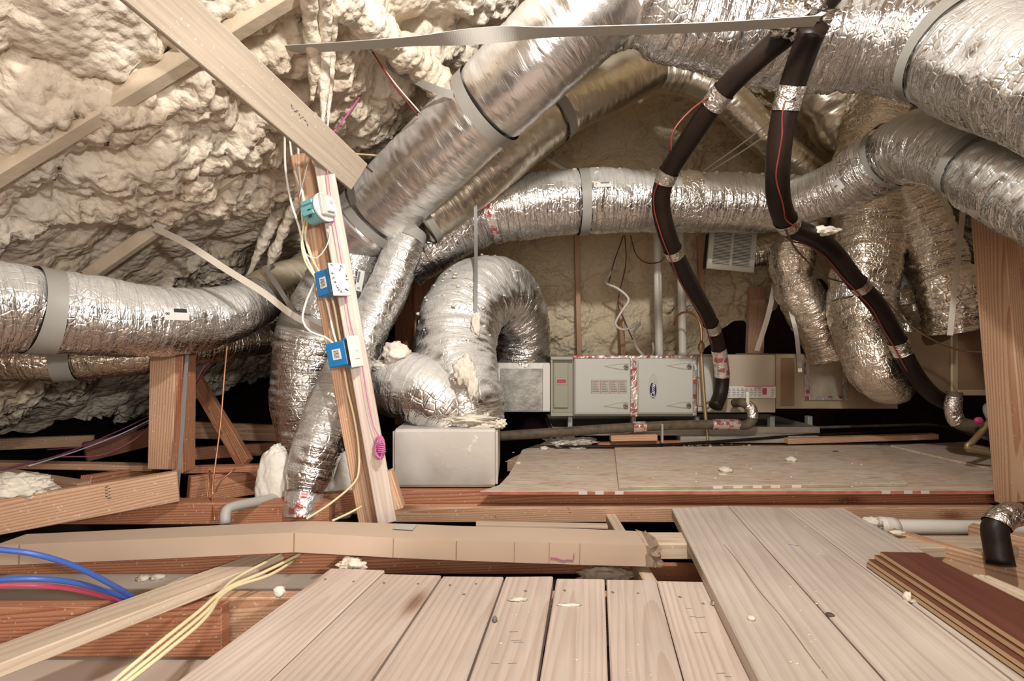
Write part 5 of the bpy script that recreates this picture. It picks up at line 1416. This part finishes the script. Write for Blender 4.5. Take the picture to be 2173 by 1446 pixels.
# old lumber in the gap beside the torn carton end
board('joist', (0.42, 1.52, -0.13), (0.95, 1.47, -0.13), 0.14, 0.03, M['pine_red'], 'dim brown board low in the gap beside the torn carton end', 'board')
board('joist', (0.42, 1.72, -0.15), (1.0, 1.70, -0.15), 0.16, 0.03, M['pine_red'], 'dim brown board farther back in the gap by the torn carton', 'board')

# ------------------------------------------------------------------ scraps lying about
def crumb_on(px, py, z, size, label, seed, mat='foam_chip', squash=(1.2, .9, .6), rough=.5, cat='foam chunk', group=None):
    p = G(px, py, z); p.z += size * squash[2] * .75
    return blob('foam_chunk' if 'foam' in label else 'scrap', p, size, M[mat], label, cat, seed, squash, rough, None, group, 3)
crumb_on(1540, 1002, zo2, .022, 'foam chunk on the smaller strand board, nearer its middle', 81)
crumb_on(1533, 1008, zo2, .010, 'tiny flat foam flake beside the chunk on the strand board', 82, squash=(2, .8, .3))
crumb_on(1679, 979, zo2, .020, 'foam chunk on the smaller strand board, farther right', 83)
crumb_on(1595, 1316, zu, .007, 'small round foam pellet on the raised cracked plank', 84, squash=(1.2, 1, .7), rough=.2)
crumb_on(1100, 1276, 0, .011, 'twisted foam scrap on the narrow front plank', 85, squash=(1.7, .6, .4), rough=.7)
crumb_on(1207, 1286, 0, .010, 'white paper sliver on the front plank', 86, 'switch_white', (2.6, .5, .25), .6, 'scrap')
crumb_on(1522, 1283, .002, .010, 'crumpled foil scrap against the edge of the raised plank', 87, 'foil_tape', (1.2, 1.2, .7), .7, 'scrap')
crumb_on(1925, 1274, zu, .009, 'small upright foam scrap beside the brown boards', 88, squash=(.8, .8, 1.2), rough=.6)
crumb_on(1952, 1278, zu, .010, 'torn clear film scrap beside the brown boards', 89, 'film', (1.8, .8, .3), .7, 'scrap')
crumb_on(1050, 1320, 0, .007, 'grey nail stub on the narrow front plank', 90, 'strap_dark', (.8, .9, 1.0), .3, 'nail')
crumb_on(1761, 1306, zu, .007, 'dark square chip on the seam of the raised planks', 91, 'brown_pipe', (1.1, 1.1, .3), .3, 'scrap')
crumb_on(1772, 964, zo, .016, 'dark curled clip on the shaded strand board', 92, 'black', (1.4, .6, .5), .6, 'scrap')
crumb_on(304, 1232, -.205, .016, 'foam chunk on the drywall sheet, left one', 93)
crumb_on(335, 1229, -.205, .018, 'foam chunk on the drywall sheet, right one', 94)
crumb_on(1140, 1092 + 120, 0, .012, 'shallow foam flake behind the front planks', 95, squash=(2, .6, .3)) if False else None
crumb_on(346, 1064, .035, .020, 'foam flake on the dusty topped joist', 96, squash=(1.6, .8, .4))
crumb_on(592, 1265, 0.0, .014, 'crumpled foam scrap beside the first front plank', 97, squash=(1, .7, 1.0), rough=.35)
crumb_on(1025, 1098 + 8, .045, .006, 'small foam flake behind the carton', 98, squash=(2, .7, .3)) if False else None
crumb_on(1905, 1134, .03, .014, 'foam flake on the short pale board below the waste pipe', 99, squash=(1.6, .8, .5))
crumb_on(1155, 955, zo, .018, 'small foam chunk near the back left corner of the strand board', 100)
crumb_on(1100, 985, zo, .010, 'foam speck on the left edge of the strand board', 101)
blob('foam_sheet_scrap', P(745, 1200, 1.475), .035, M['foam'], 'tan foam piece stuck below the carton behind the front planks', 'foam chunk', 102, (1.1, .5, .6), .4)
blob('foam_heap', P(30, 1040, 1.75), .10, M['foam_chip'], 'heap of broken white foam at the far left above the sloping joist', 'foam chunk', 103, (1.2, .8, .5), .30, sub=5, freq=3.2)
blob('plastic_film', P(1210, 938, 2.86), .075, M['film'], 'crumpled clear plastic film by the drain line', 'plastic film', 104, (1.5, .8, .35), .7, sub=5, freq=2.4)
blob('foam_splash_lump', P(1745, 490, 1.96), .03, M['foam_chip'], 'foam lump resting on the second black pipe', 'foam chunk', 105, (1.8, .7, .5), .6)
blob('insulation_scrap', P(1285, 1222, 1.56), .05, M['foam'], 'tan insulation scrap under the torn carton end', 'insulation', 106, (1.6, .6, .5), .4)
rnd = random.Random(11)
for k in range(46):
    x = rnd.gauss(1440, 60); y = rnd.uniform(944, 952)
    p = G(x, y, zo); sz = rnd.uniform(.004, .010); p.z += sz * .5
    blob('foam_crumb', p, sz, M['foam_chip'], 'small foam crumb among the litter along the back of the strand board', 'foam crumb', k, (1.2, .9, .7), .4, None, 'foam crumbs behind the strand board', 1)
for k in range(30):
    x = rnd.uniform(1060, 1900); y = rnd.uniform(960, 1036)
    p = G(x, y, zo2 if x > 1312 else zo); sz = rnd.uniform(.002, .005); p.z += sz * .5
    blob('foam_crumb', p, sz, M['foam_chip'], 'tiny foam crumb scattered on the strand board sheets', 'foam crumb', k, (1.4, .9, .6), .4, None, 'foam crumbs on the strand boards', 1)
for k in range(40):
    if k % 2: x, y, z = rnd.uniform(700, 1500), rnd.uniform(1245, 1440), 0
    else: x, y, z = rnd.uniform(1650, 1780), rnd.uniform(1110, 1440), zu
    p = G(x, y, z); sz = rnd.uniform(.0010, .0025); p.z += sz * .5
    blob('foam_crumb', p, sz, M['foam_chip'], ('tiny foam crumb on the raised planks', 'tiny foam crumb on the front planks')[k % 2], 'foam crumb', k, (1.6, .9, .6), .4, None, ('foam crumbs on the raised planks', 'foam crumbs on the front planks')[k % 2], 1)
